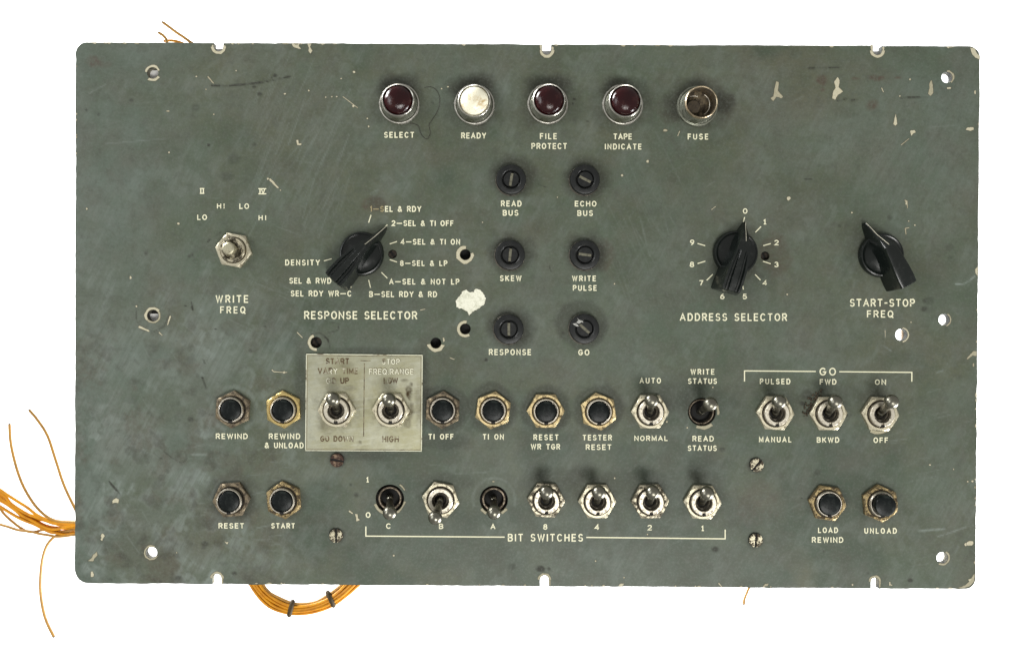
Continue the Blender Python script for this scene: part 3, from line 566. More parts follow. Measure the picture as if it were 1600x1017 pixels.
G['9'] = (.58, [arc(.29, .7, .29, .3, 90, 450, 14), [(.56, .62), (.5, .34), (.33, .08), (.16, 0)]])
G['&'] = (.72, [[(.72, 0), (.2, .64)]+arc(.32, .8, .17, .19, 210, -20, 8)+[(.42, .58), (.12, .42)]+arc(.26, .24, .26, .24, 140, 290, 8)+[(.5, .1), (.66, .42)]])
G['-'] = (.34, [[(0, .47), (.34, .47)]]); G['~'] = (1.05, [[(0, .47), (1.05, .47)]]); G['.'] = (.02, [[(0, 0), (.02, .06)]])
G['J'] = (.7, [[(.05, 1), (.65, 1)], [(.05, 0), (.65, 0)], [(.15, 1), (.15, 0)], [(.55, 1), (.55, 0)]])   # roman II with bars
G['Z'] = (1.15, [[(0, 1), (1.15, 1)], [(0, 0), (1.15, 0)], [(.2, 1), (.2, 0)], [(.42, 1), (.7, .02), (.98, 1)]])   # roman IV with bars
def ribbon(V, F, pts, w_, z, closed):
    n = len(pts); Lf, Rt = [], []
    P_ = [Vector(p) for p in pts]
    if closed: P_ = P_[:-1]; n -= 1
    for i in range(n):
        if closed: a = P_[i-1]; b = P_[(i+1) % n]; d1 = (P_[i]-a).normalized(); d2 = (b-P_[i]).normalized()
        else:
            d1 = (P_[i]-P_[i-1]).normalized() if i > 0 else (P_[1]-P_[0]).normalized()
            d2 = (P_[i+1]-P_[i]).normalized() if i < n-1 else d1
        t = d1+d2
        if t.length < .2: t = d2
        t.normalize(); nn = Vector((-t.y, t.x)); c = max(nn.dot(Vector((-d1.y, d1.x))), .45)
        q = P_[i].copy()
        if not closed and i == 0: q -= d2*w_*.28
        if not closed and i == n-1: q += d1*w_*.28
        Lf.append(q+nn*(w_/2/c)); Rt.append(q-nn*(w_/2/c))
    b0 = len(V)
    for i in range(n): V.append((Lf[i].x, Lf[i].y, z)); V.append((Rt[i].x, Rt[i].y, z))
    for i in range(n if closed else n-1):
        k = (i+1) % n; F.append([b0+2*i+1, b0+2*k+1, b0+2*k, b0+2*i])
ncount = [0]
def text(s, x0, x1, yt, yb, parent=None, mat='legend', wt=.19, zb=.30, slope=0.006, lw=None):
    par = parent or panel; Hh = yb-yt; w_ = wt*min(Hh, 9.5) if Hh < 10 else .165*Hh
    H = Hh-w_; gaps = []; nat = 0
    items = []
    kx = .98
    for i, ch in enumerate(s):
        if ch == ' ': items.append((None, .34*H)); continue
        items.append((ch, G[ch][0]*H*kx))
    total = sum(a for _, a in items); ngap = max(sum(1 for i in range(len(items)-1)), 1)
    avail = (x1-x0)-w_
    if len(items) == 1: sx = max(.6, min(avail/max(items[0][1], .01), 1.35)) if items[0][1] > 0 else 1; gap = 0
    else:
        gap = (avail-total)/ngap; sx = 1
        if gap < w_*1.25: sx = (avail-ngap*w_*1.25)/total; gap = w_*1.25
        if gap > .62*H: sx = min((avail-ngap*.55*H)/total, 1.25); gap = (avail-total*sx)/ngap
    V, F = [], []; x = x0+w_/2; k = 0
    for ch, a in items:
        if ch:
            for st in G[ch][1]:
                cl = len(st) > 6 and (Vector(st[0])-Vector(st[-1])).length < .01
                pts = []
                for (u, v) in st:
                    xx = x+u*H*kx*sx; yy = yb-w_/2-v*H+(xx-x0)*slope
                    pts.append((xx-BX, BY-yy) if par is panel else (xx, -yy))
                ribbon(V, F, pts, (lw or w_)*random.uniform(.93, 1.06), zb+.035*(k % 5), cl); k += 1
        x += a*sx+gap
    return link('lettering', mesh('lettering', V, F, M[mat]), None, par)
def line(pts, w_, parent=None, mat='legend', z=.3, name='printed_line'):
    V, F = [], []; ribbon(V, F, [(x-BX, BY-y) for x, y in pts], w_, z, False)
    return link(name, mesh(name, V, F, M[mat]), None, parent or panel)
TXT = [('SELECT', 600, 647.3, 206.4, 215.8), ('READY', 720.5, 759.8, 207.6, 217), ('FILE', 843.5, 870.3, 208.4, 218), ('PROTECT', 830.2, 886, 223.8, 233.4), ('TAPE', 958.3, 987.5, 209, 218.4), ('INDICATE', 945, 1002.5, 224.8, 234), ('FUSE', 1074.4, 1106.8, 209.2, 218.6),
 ('READ', 782.7, 815, 313.6, 323), ('BUS', 785.5, 810, 328.2, 337.4), ('ECHO', 898, 932, 314, 323), ('BUS', 902, 926.5, 328.7, 337.8), ('SKEW', 781, 815, 430.2, 439.4), ('WRITE', 893.8, 931.3, 430.6, 439.6), ('PULSE', 895, 932.5, 445.4, 454.4), ('RESPONSE', 763.8, 830, 545.2, 554.8), ('GO', 903.4, 921, 545.7, 555.2),
 ('J', 311.5, 320.3, 294, 303.3), ('Z', 403.5, 416.5, 294.2, 304), ('HI', 339, 351, 318, 326.4), ('LO', 374, 389.3, 318, 326.8), ('LO', 308.2, 323.6, 335.3, 344), ('HI', 404, 416, 336.3, 344.6),
 ('WRITE', 337, 388.3, 461, 473.2), ('FREQ', 344, 383.8, 478.6, 489.8),
 ('i~SEL & RDY', 578, 658.5, 322, 331.3), ('2~SEL & TI OFF', 611.8, 708.8, 344.4, 353.5), ('4~SEL & TI ON', 626, 719, 373.3, 382.4), ('8~SEL & LP', 625, 699.2, 406.9, 415.8), ('A~SEL & NOT LP', 608, 718, 435.4, 444.6), ('B~SEL RDY & RD', 576.8, 683, 455, 464.3),
 ('DENSITY', 445.6, 500, 405.6, 415), ('SEL & RWD', 452, 517.8, 434, 443.3), ('SEL RDY WR~C', 454.2, 549.4, 453.8, 463.2), ('RESPONSE SELECTOR', 475.2, 652, 486, 498.8),
 ('0', 1160.6, 1168.3, 325.7, 334.2), ('1', 1192.5, 1197.7, 342.8, 351), ('2', 1209.6, 1217.3, 375, 383.6), ('3', 1209.6, 1216.4, 409, 417.6), ('4', 1191.5, 1198.9, 437.8, 446), ('5', 1160.2, 1167, 459, 467.6), ('6', 1125.1, 1132.3, 459, 467.6), ('7', 1092.5, 1098.7, 437.8, 446), ('8', 1077.6, 1084.8, 409, 417.6), ('9', 1078, 1084.8, 374.5, 383.2),
 ('ADDRESS SELECTOR', 1062, 1229.8, 489.2, 501.4), ('START-STOP', 1327.5, 1429.5, 466.8, 479.2), ('FREQ', 1354.4, 1395.9, 484.8, 496.2),
 ('REWIND', 337.2, 387.3, 676.8, 685.6), ('REWIND', 420, 469.3, 676.8, 685.8), ('& UNLOAD', 413.6, 474.6, 690.8, 700), ('TI OFF', 669.3, 708.8, 677.4, 686.3), ('TI ON', 754.2, 787.3, 677.6, 686.6), ('RESET', 833.4, 872.8, 678.3, 687.4), ('WR TGR', 829.3, 875.3, 693, 702), ('TESTER', 910.2, 956.2, 678.8, 687.8), ('RESET', 915.2, 955.4, 693.8, 702.6),
 ('AUTO', 999.2, 1032.8, 590, 599), ('NORMAL', 991, 1043.4, 680.2, 688.6), ('WRITE', 1078.8, 1116.3, 576.2, 585.2), ('STATUS', 1074.8, 1120.2, 590.8, 599.7), ('READ', 1081.8, 1115.3, 680.6, 689.4), ('STATUS', 1074.4, 1119.8, 695.4, 704.2),
 ('PULSED', 1187.1, 1234.9, 591.2, 600.2), ('GO', 1280.3, 1306.1, 574.3, 586.6), ('FWD', 1280.7, 1306.8, 592, 600.8), ('ON', 1366.8, 1384.4, 592.4, 601.2), ('MANUAL', 1185.7, 1236.7, 681.8, 690.8), ('BKWD', 1276, 1311.3, 682.6, 691.3), ('OFF', 1364.6, 1387.6, 683, 691.8),
 ('RESET', 341.5, 381.5, 816.6, 825.2), ('START', 423.8, 461, 816.6, 825.2), ('1', 572.2, 576.6, 744.8, 753.3), ('0', 571.4, 579.2, 799.6, 808.5), ('C', 603.2, 611.2, 817, 825.6), ('B', 685.8, 692.8, 817.5, 826), ('A', 766.4, 774.2, 817.8, 826.3), ('8', 848.7, 855.3, 818.2, 827), ('4', 929, 936.3, 818.4, 827.4), ('2', 1011.5, 1018.7, 819.4, 828.2), ('1', 1095.5, 1100.2, 820.6, 829.2),
 ('BIT SWITCHES', 793.4, 911, 833.2, 845.4), ('LOAD', 1278, 1309.3, 823.3, 832.2), ('REWIND', 1268.4, 1317.6, 838.4, 847.4), ('UNLOAD', 1350.3, 1401.2, 824.2, 833.2)]
for a in TXT:
    o = text(*a, slope=.002 if len(a[0]) > 3 else 0)
    if a[0][0] == 'i':
        o.data.materials.append(M['legendbrown'])
        for p_ in o.data.polygons:
            if p_.center.x/P+BX < 601: p_.material_index = 1
line([(1163.2, 595.3), (1163.2, 579.3), (1274.2, 580.2)], 1.8); line([(1311.8, 580.6), (1424.6, 581.6), (1424.6, 595.6)], 1.8)
line([(571.7, 822.5), (571.7, 837), (788, 838.6)], 1.9); line([(916.5, 839), (1133, 841.3), (1133, 827.3)], 1.9)
for s, ox, oy, tk in ((4.571, 430, 300, [(684, 167, 668, 218), (800, 236, 785, 250), (868, 355, 820, 371), (820, 484, 868, 500), (760, 575, 800, 615), (668, 630, 680, 682), (553, 640, 541, 682), (350, 492, 402, 478)]),
                      (4.841, 1040, 310, [(597, 145, 587, 178), (720, 215, 680, 256), (793, 343, 740, 358), (738, 477, 792, 494), (678, 577, 716, 617), (580, 648, 588, 687), (355, 576, 312, 618), (298, 476, 243, 493), (297, 358, 243, 342)])):
    for x0, y0, x1, y1 in tk: line([(ox+x0/s, oy+y0/s), (ox+x1/s, oy+y1/s)], 1.6, name='tick_mark')

# ---------------------------------------------------------------- metal instruction plate
q = [(478.8, 552.4), (660.8, 554.2), (659.4, 704.6), (477.4, 703.7)]
N_ = 90; V = []; F = []; W_ = []
for i in range(N_+1):
    for j in range(N_+1):
        u, v = i/N_, j/N_
        x = (q[0][0]*(1-u)+q[1][0]*u)*(1-v)+(q[3][0]*(1-u)+q[2][0]*u)*v; y = (q[0][1]*(1-u)+q[1][1]*u)*(1-v)+(q[3][1]*(1-u)+q[2][1]*u)*v
        V.append((x-BX, BY-y, 3.4)); W_.append((x, y))
for i in range(N_):
    for j in range(N_):
        a = i*(N_+1)+j; F.append([a, a+1, a+N_+2, a+N_+1])
b0 = len(V); per = [i*(N_+1) for i in range(N_+1)]+[N_*(N_+1)+j for j in range(1, N_+1)]+[i*(N_+1)+N_ for i in range(N_-1, -1, -1)]+[j for j in range(N_-1, 0, -1)]
for k in per: V.append((V[k][0], V[k][1], 0)); W_.append(W_[k])
for k in range(len(per)): F.append([per[k], per[(k+1) % len(per)], b0+(k+1) % len(per), b0+k])
pm = mesh('instruction_plate', V, F, M['plate']); fix_ = np.array(W_); xw, yw = fix_[:, 0], fix_[:, 1]
pw = np.zeros(len(W_)); pn = fbm(xw, yw, 12, 40); pn2 = fbm(xw, yw, 4, 50)
def pb(cx, cy, r0, s, soft=.5, ry=None):
    qd = np.hypot((xw-cx)/r0, (yw-cy)/(ry or r0))+(pn-.5)*.6+(pn2-.5)*.5; np.maximum(pw, s*np.clip((1-qd)/soft, 0, 1), out=pw)
pb(527, 640, 40, .55, .5); pb(612, 640, 38, .4, .5); pb(641, 640, 9, .9, .5, 14); pb(639, 612, 6, 1.0, .4, 14); pb(643, 600, 4, .9, .4); pb(632, 594, 8, .6, .5, 3); pb(636, 660, 8, .8, .5, 10)
pb(545, 606, 14, .5, .6, 7); pb(507, 663, 14, .5, .6); pb(540, 571, 16, .4, .7, 9); pb(655, 630, 8, .5, .6, 40); pb(563, 690, 4, .8)
pw = np.maximum(pw, .5*(np.abs(yw-703) < 1.5)); pw = np.maximum(pw, .3*(np.abs(xw-479) < 1.2))
at = pm.color_attributes.new('wear', 'FLOAT_COLOR', 'POINT'); at.data.foreach_set('color', np.stack([pw, pw, pw, pw*0+1], 1).ravel().astype(np.float32))
plate = link('instruction_plate', pm, None, panel)
plate['label'] = 'silvery olive metal plate with half worn lettering around two switches'
for a in (('START', 509.6, 546.2, 559.2, 568.6), ('VARY TIME', 497.2, 560, 574.2, 583.8), ('GO UP', 510.5, 546, 589.4, 599), ('STOP', 597.6, 625.6, 559.8, 568.6), ('FREQ.RANGE', 577.4, 647.2, 574.8, 584.4), ('LOW', 599.8, 622.2, 589.4, 599), ('GO DOWN', 501.2, 552.6, 680.2, 689), ('HIGH', 597.6, 623.4, 680.2, 690)):
    o = text(*a, mat='engrave', zb=3.5, wt=.18, slope=.004, lw=1.95); o.parent = plate
    rs_ = random.getstate(); o = text(a[0], a[1]-.35, a[2]-.35, a[3]+.45, a[4]+.45, mat='engrave_hi' if a[0] in ('STOP', 'FREQ.RANGE') else 'engrave_half', zb=3.75, wt=.18, slope=.004, lw=1.15); o.parent = plate; random.setstate(rs_)
for pts in (((569.8, 567.5), (568.6, 681)), ((564, 563.2), (579, 563.6))):
    line(pts, 1.3, plate, 'engrave', 3.55)
line([(481.6, 555.2), (658.2, 556.8)], .8, plate, 'engrave', 3.52); line([(480.2, 701.2), (657, 702)], .8, plate, 'engrave', 3.52); line([(481.3, 556.4), (480, 700)], .8, plate, 'engrave', 3.52); line([(658, 558), (656.8, 700.8)], .8, plate, 'engrave', 3.52)

line([(q[0][0]+.6, q[0][1]+.6), (q[1][0]-.6, q[1][1]+.6)], .9, plate, 'engrave_hi', 3.62, 'edge_highlight'); line([(q[0][0]+.6, q[0][1]+2), (q[3][0]+.6, q[3][1]-2)], .9, plate, 'engrave_hi', 3.62, 'edge_highlight')  # bevel highlight painted on as thin bright lines
line([(q[1][0]-.6, q[1][1]+2), (q[2][0]-.6, q[2][1]-2)], .8, plate, 'engrave_hi', 3.62, 'edge_highlight'); line([(q[3][0]+.6, q[3][1]-.6), (q[2][0]-.6, q[2][1]-.6)], .9, plate, 'engrave_hi', 3.62, 'edge_highlight')
# ---------------------------------------------------------------- hardware builders
def nut_mesh(Rr, rin, H, mat, cham=.55, jag=0.0):
    apo = Rr*math.cos(R(30))
    def rf(a, j, r):
        if r > 100: 
            hr = apo/math.cos(((a+R(30)) % R(60))-R(30)); return hr*(r-100)
        return r
    def zf(a, j, z):
        if j in (1,):
            hr = apo/math.cos(((a+R(30)) % R(60))-R(30)); return H-.6-max(0, hr-apo*.99)*cham
        return z
    return lathe('nut', [(101, 0), (101, 1), (apo*.985, H), (rin+.8, H), (rin, H-1), (rin, 0)], mat, 96, 22, rf, zf)
def bush_mesh(ro, ri, H, mat, depth=10, rim=1.0):
    def zf(a, j, z):
        d_ = abs((math.degrees(a)-270+180) % 360-180)
        if d_ < 8 and z > H-3.2: return z-3.4
        return z
    return lathe('bushing', [(ro, 0), (ro, H-rim), (ro-rim, H), (ri+.6, H), (ri, H-.8), (ri, H-depth), (0, H-depth)], mat, 120, 30, None, zf)
NUTS = {k: nut_mesh(29.6, 21.3, 8, M[k]) for k in ('nickel', 'nickel_dirty', 'brass', 'brass_dark', 'brass_bright', 'brass_mid')}
THR = lathe('thread_gap_shade', [(21.6, 0), (21.6, 6.2), (20.4, 6.8), (19, 6.2), (19, 0)], M['gap'], 72)  # added ring: the shade in the gap is put into its colour
NUT2 = nut_mesh(28.8, 20, 9, M['nickel'], .4)
TB = bush_mesh(19.3, 13.0, 14, M['bush'], 13)
TBX = bush_mesh(20, 17.6, 0, M['sunkring'], 16)
TBR = bush_mesh(18.6, 15.2, 0, M['sunkring'], 13)
PB_ = bush_mesh(19.9, 17.1, 13.4, M['ring'], 11, 1.2)
for v_ in PB_.vertices:
    rr_ = math.hypot(v_.co.x, v_.co.y)/P
    if rr_ > 19.2 and v_.co.z > 8*P: v_.co.z -= (rr_-19.2)*1.9*P
KEYW = box('keyway_shade', -3.0, -20.2, 9, 3.0, -16.8, 13.7, M['black']); KEYT = box('keyway_shade', -3.0, -19.7, 9, 3.0, -17.2, 14.15, M['black'])  # black boxes stand in for the shade in the key slots
def lever_mesh(Lh, ball=10.8, neck=5.2):
    prof = [(0, -6), (neck, -6), (neck+.2, 2), (neck+.8, 6), (neck-.6, 8), (neck+.2, 10)]
    n = 8
    zb = Lh
    for k in range(1, 5): t = k/5; prof.append((neck+.2+(6.9-neck)*t**1.3, 10+(zb-7.5-10)*t))
    for k in range(-5, 11):
        a = R(k*9); prof.append((ball*math.cos(a), zb+ball*math.sin(a)*.95))
    prof[-1] = (0, zb+ball*.95)
    return lathe('lever', prof, M['steel'], 40, 50)
def aim(o, vec): o.rotation_mode = 'QUATERNION'; o.rotation_quaternion = Vector((0, 0, 1)).rotation_difference(Vector(vec))
COLLAR = lathe('collar', [(13.6, 3), (12.4, 5.5), (9.6, 6.5), (7.4, 3), (7.4, 1)], M['steel_dark'], 48)
def toggle(px, py, tx, ty, finish='nickel', rot=30, base=0.0, h=43, recessed=False, label=None):
    c = L(px, py, base)
    b = link('toggle_switch', (TBX if px > 1000 else TBR) if recessed else TB, None, panel, (c[0], c[1], -2.5 if recessed else base))
    if label: b['label'] = label
    if not recessed:
        n = link('hex_nut', NUTS[finish], None, b, (0, 0, 0), R(rot))
    if not recessed: link('keyway_shade', KEYT, None, b)
    if not recessed: link('thread_gap_shade', THR, None, b)
    if not recessed: link('collar', COLLAR, None, b)
    link('throat', lathe('throat', [(13.4, 1.2), (0, 1.0)], M['black'], 32), None, b, (0, 0, 1.0 if not recessed else -11))
    t = Vector(T(tx, ty, h)); piv = Vector((c[0], c[1], base+3.0 if not recessed else -6.0)); v = t-piv
    lv = link('lever', lever_mesh(v.length), None, b, piv-Vector((c[0], c[1], -2.5 if recessed else base))); aim(lv, v)
    return b
S3 = 3.4
toggle(527.5, 640, 520.4, 623, 'nickel', 30, S3, 44); toggle(611.6, 640, 607.5, 624, 'nickel', 28, S3, 44)
toggle(1014.8, 642.6, 1018.4, 625.2, 'nickel', 30); toggle(1209.8, 644.8, 1217.4, 627.2, 'nickel', 27); toggle(1292.3, 645.2, 1304.8, 627.4, 'nickel_dirty' if 0 else 'nickel', 31); toggle(1373, 646, 1393, 627, 'nickel', 26)
toggle(1096.7, 643.4, 1110, 631, recessed=True, h=42, label='toggle switch sunk in an open round hole, its nut missing')
toggle(609, 779, 609, 801, recessed=True, h=38, label='toggle switch sunk in an open round hole, pointing down'); toggle(771.6, 780.6, 772, 800.3, recessed=True, h=38, label='toggle switch sunk in an open round hole, pointing down')
toggle(688.7, 779.7, 680, 808.5, 'nickel', 19); toggle(853, 780.5, 853.8, 768.4, 'nickel_dirty', 27); toggle(932.4, 782, 935.7, 768.8, 'nickel', 30); toggle(1015, 782, 1019.7, 768.6, 'nickel_dirty', 32); toggle(1096.4, 783.2, 1104.6, 770.2, 'nickel', 28)
# write-frequency switch: short blunt lever
c = L(366.8, 391.5)
b = link('toggle_switch', lathe('bushing', [(19.2, 0), (19.2, 12), (18, 13.5), (15.6, 13.5), (15, 12.5), (15, 9), (12.5, 8.5), (12.5, 2), (0, 2)], M['nickel_dirty'], 72), None, panel, c)
b['label'] = 'toggle switch with a bare hexagonal nut and a short blunt lever'
link('hex_nut', NUT2, None, b, (0, 0, 0), R(20))
me = lathe('lever', [(0, -4), (7, -4), (7.6, 10), (9.6, 26), (10.2, 30), (9.6, 33.5), (7.5, 35), (0, 35.2)], metal('blunt_lever', (0.62, 0.58, 0.42), .36, .7, (.1, .08, .04)), 10, 25)
t = Vector(T(356.4, 388, 36)); piv = Vector((c[0], c[1], 2)); lv = link('lever', me, None, b, (0, 0, 2)); aim(lv, t-piv)

CAPM = lathe('cap', [(0, 0), (16.2, 0), (16.2, 8.2), (15.4, 9.6), (13, 10.3), (9, 10.8), (5, 11.1), (0, 11.2)], M['cap'], 56, 40)
def button(px, py, finish, rot, capz=2.0, bx=0, by=0):
    c = L(px, py); b = link('push_button', PB_, None, panel, (c[0]+bx, c[1]-by, 0))
    link('hex_nut', NUTS[finish], None, b, (-bx, by, 0), R(-rot)); link('button_cap', CAPM, None, b, (0, 0, capz)); link('keyway_shade', KEYW, None, b); link('thread_gap_shade', THR, None, b, (-bx, by, 0)); return b
button(365, 639.2, 'brass_dark', 4, 2, -1.5); button(444, 639.2, 'brass_bright', -3, 2); button(692, 640, 'brass_dark', 3, 2); button(770.4, 640.3, 'brass', 8, 2); button(852.4, 641.6, 'brass', 30, 1.4); button(934.6, 642.4, 'brass', -8, 1.4)
button(363, 779.5, 'brass_dark', 25, 3, -2, 1); button(444.5, 780.2, 'brass_mid', -5, 3, -1.4); button(1291, 784.8, 'brass_mid', -22, 5.5); button(1373.3, 785.3, 'brass_mid', -6, 14)

# pilot lamps
def kn(a, j, r): return r+(.5 if j in (1, 2) and int(a*180/math.pi/2) % 2 else 0)
LB = lathe('bezel', [(31.4, 0), (31.6, 1), (31.6, 3.6), (30.9, 5.2), (29.4, 5.6), (28.6, 4.8), (28.4, 3)], M['chrome'], 180, 32, kn)
LBODY = lathe('lamp_body', [(28.6, 3), (28.2, 4.4), (26.8, 8), (25.2, 12), (24.8, 25.4)], M['lampbody'], 96, 32)
LRIM = lathe('lamp_rim', [(24.8, 25), (25.2, 26), (25.1, 27.8), (24.2, 28.8), (23.2, 28.4), (22.4, 26.5), (22.4, 20), (0, 20)], M['chrome'], 96, 32)
lens = lathe('lens', [(22.0, 21)]+[(22.0*math.cos(R(k*7.5)), 25+13*math.sin(R(k*7.5))) for k in range(0, 12)]+[(0, 38)], M['redlens'], 48, 50)
lensw = lens.copy(); lensw.materials.clear(); lensw.materials.append(M['whitelens'])
t = NT('stained_white_lens'); vl = t.n('ShaderNodeVectorMath', operation='LENGTH'); t.put(vl.inputs[0], t.stretch((0, 0, 0), (1, 1, 0)))
f = t.ramp(t.math('SUBTRACT', t.noise(190, 5, .7, dist=.5), t.ramp(vl.outputs['Value'], 0, 22*P, -.07, .03)), .52, .68)
t.set(Base_Color=t.mix(f, (0.90, 0.86, 0.68), (0.45, 0.29, 0.09)), Roughness=.28); lensw.materials.clear(); lensw.materials.append(t.m)
for px, py, ln in ((624.3, 163.5, lens), (741.3, 164.7, lensw), (855.7, 163.7, lens), (972.4, 164.8, lens)):
    b = link('indicator_lamp', LB, None, panel, L(px, py)); link('lamp_body', LBODY, None, b); link('lamp_rim', LRIM, None, b); o = link('lens', ln, None, b, (0, 0, 0), random.uniform(0, 6))
    if ln is lensw: b['label'] = 'indicator lamp with a stained white lens'
b = link('fuse_holder', lathe('fuse_body', [(31.6, 0), (31.6, 3.6), (30.9, 5.2), (29.4, 5.6), (28.6, 4.8), (28.2, 5), (26.8, 8), (25.4, 12), (25, 25)], M['lampbody'], 96, 32), None, panel, L(1088.8, 167))
b['label'] = 'open fuse holder with a brassy rim and no cap'
link('rim', lathe('rim', [(25.2, 24.5), (24.9, 27), (23.8, 28.4), (22.8, 28), (22.4, 26), (22.2, 2), (0, 2)], M['brass_dark'], 72, 32), None, b)
link('rim_ring', lathe('rim_ring', [(25.4, 26), (25.2, 28.2), (23.8, 29.4), (22.9, 28.8), (22.9, 26)], M['fuserim'], 72, 50), None, b)
link('contact', lathe('contact', [(11, 3), (11, 15), (9.5, 17), (0, 17.4)], M['dustdark'], 40, 40), None, b, (-9, -4, 0))
link('contact_spring', tube('contact_spring', [(17*math.cos(R(a)), 17*math.sin(R(a)), 12+a*.03) for a in range(-60, 70, 12)], .8, M['ring']), None, b)
link('contact_spring', tube('contact_spring', [(-9+12*math.cos(R(a)), 2+10*math.sin(R(a)), 18) for a in range(60, 130, 12)], .7, M['ring']), None, b)

# slotted test jacks
JB = lathe('jack_body', [(23.2, 0), (23.2, 8), (22.2, 10), (20.5, 10.6), (15.6, 10.8), (14, 9.6), (13.2, 8), (13.2, 2), (0, 2)], M['jack'], 72, 30)
JR = lathe('jack_washer', [(24.1, 0), (24.1, .8), (23.7, 1.2), (22, 1.2)], M['steel_dark'], 64)
def half(sgn):
    pts = [(sgn*(2.1+0), -11.2*math.cos(R(11)))]; a0 = math.degrees(math.asin(2.1/11.6))
    pts = [(sgn*11.6*math.sin(R(a)), -11.6*math.cos(R(a))) for a in np.linspace(a0, 180-a0, 14)]
    if sgn < 0: pts = pts[::-1]
    return prism('core_half', pts, 2.2, 9.8, M['jack'])
H1, H2 = half(1), half(-1); SL = box('slot_floor', -2.5, -9.6, 2.2, 2.5, 9.6, 9.1, M['dust'])
for px, py, a in ((798.4, 282, -10), (913, 282, 62), (796.7, 399.2, -6), (913, 398.9, 82), (794.7, 514.4, 0), (912.2, 513.7, 48)):
    b = link('test_jack', JB, None, panel, L(px, py))
    link('washer', JR, None, b, (-.4, -.5, 0)); link('core_half', H1, None, b, (0, 0, 0), R(a)); link('core_half', H2, None, b, (0, 0, 0), R(a)); link('slot_floor', SL, None, b, (0, 0, 0), R(a))
    if px == 912.2:
        b['label'] = 'slotted black jack with a chipped shiny edge'
        for pts in ([(-19, 8), (-14, 9), (-9, 4.5), (-12, 3.5)], [(-12, 17), (-8.5, 14), (-3, 12.5), (-2.4, 10), (-8, 10.6)], [(-10, 13), (-5, 11), (-9, 7.5), (-13, 10)]):
            link('broken_edge', prism('broken_edge', pts, 10, 11.4+random.random(), M['shard']), None, b)

# pointer knobs
def knob(px, py, ang, style, tail=62, tip=51, wide=1.0):
    b = link('pointer_knob', lathe('skirt', [(34.5, 0), (34.8, 1), (34.4, 6), (33, 8.8), (31.2, 9.3), (29.8, 8.5), (27, 8.3), (20, 9.6), (10, 12), (0, 14)], M['bakelite'], 80, 40), None, panel, L(px, py), ang)
    st = [(-tail-1.6, 15.5, 11, 37), (-tail, 17.5, 12.6, 40.5), (-tail*.8, 17.2, 13.2, 42.5), (-tail*.5, 15.5, 12.6, 44.5), (-tail*.25, 13.5, 11.4, 45.5), (0, 12.6, 10, 46), (13, 12.2, 8.8, 45.6), (15.5, 11.8, 8, 43.5), (24, 10.2, 5.4, 35), (34, 7.6, 3.2, 25), (tip-8, 4.8, 1.7, 16.5), (tip-2, 2.4, .9, 11.5), (tip, .9, .4, 9)]
    V, F = [], []; m = None
    for t, wb, wt, h in st:
        kk = 1+(wide-1)*max(0, min(1, (14-t)/40)); wb *= kk; wt *= kk
        g = max(0, min(1, (2-t)/14)) if style == 'ribbed' else 0
        sc2 = math.exp(-((t+4)/24)**2)*3.2
        half_ = [(wb+(1.2 if t < 0 else 0), .6), (wb, h*.22), (max(wt*.9, (wb+wt)/2-sc2), h*.55), (wt+.6, h*.9), (wt-.4, h-.2), (wt*.74, h), (wt*.60, h-3.0*g), (wt*.44, h-3.0*g), (wt*.30, h+.3*g), (wt*.12, h+.5)]
        if style == 'flat':
            half_ = [(wb+(1.2 if t < 0 else 0), .6), (wb, h*.22), (max(wt*.9, (wb+wt)/2-sc2), h*.55), (wt+.6, h*.86), (wt+.4, h-2.6), (wt-.8, h-.5), (wt*.8, h), (wt*.5, h+.4), (wt*.3, h+.5), (wt*.1, h+.6)]
        row = [(x, t, z) for x, z in half_]+[(-x, t, z) for x, z in half_[::-1]]
        m = len(row); V += row
    n = len(st)
    for i in range(n-1):
        for k in range(m-1): F.append([i*m+k, i*m+k+1, (i+1)*m+k+1, (i+1)*m+k])
    F.append(list(range(m))[::-1]); F.append([(n-1)*m+k for k in range(m)])
    me = mesh('grip', V, F, None); fix(me); me.polygons.foreach_set('use_smooth', [True]*len(me.polygons)); me.set_sharp_from_angle(angle=R(28)); me.materials.append(M['bakelite'])
    g = link('grip', me, None, b); bv = g.modifiers.new('bevel', 'BEVEL'); bv.width = 1.5*P; bv.segments = 3; bv.limit_method = 'ANGLE'; bv.angle_limit = R(28)
    pv = [(15, 44.9), (24, 36), (34, 26), (tip-8, 17.4), (tip-1, 12.2)]; V, F = [], []
    for t, z in pv: V += [(-.55, t, z), (.55, t, z)]
    for i in range(len(pv)-1): F.append([2*i, 2*i+1, 2*i+3, 2*i+2])
    link('pointer_line', mesh('pointer_line', V, F, plm), None, b)
    return b
plm = plain('pointer_white', (0.40, 0.38, 0.30), .5)
knob(565.5, 397, R(-43), 'ribbed', 57, 57, 1.24); knob(1148, 395.5, R(-16), 'ribbed', 62, 50, 1.14); k3 = knob(1375, 399, R(29), 'flat', 54, 57)

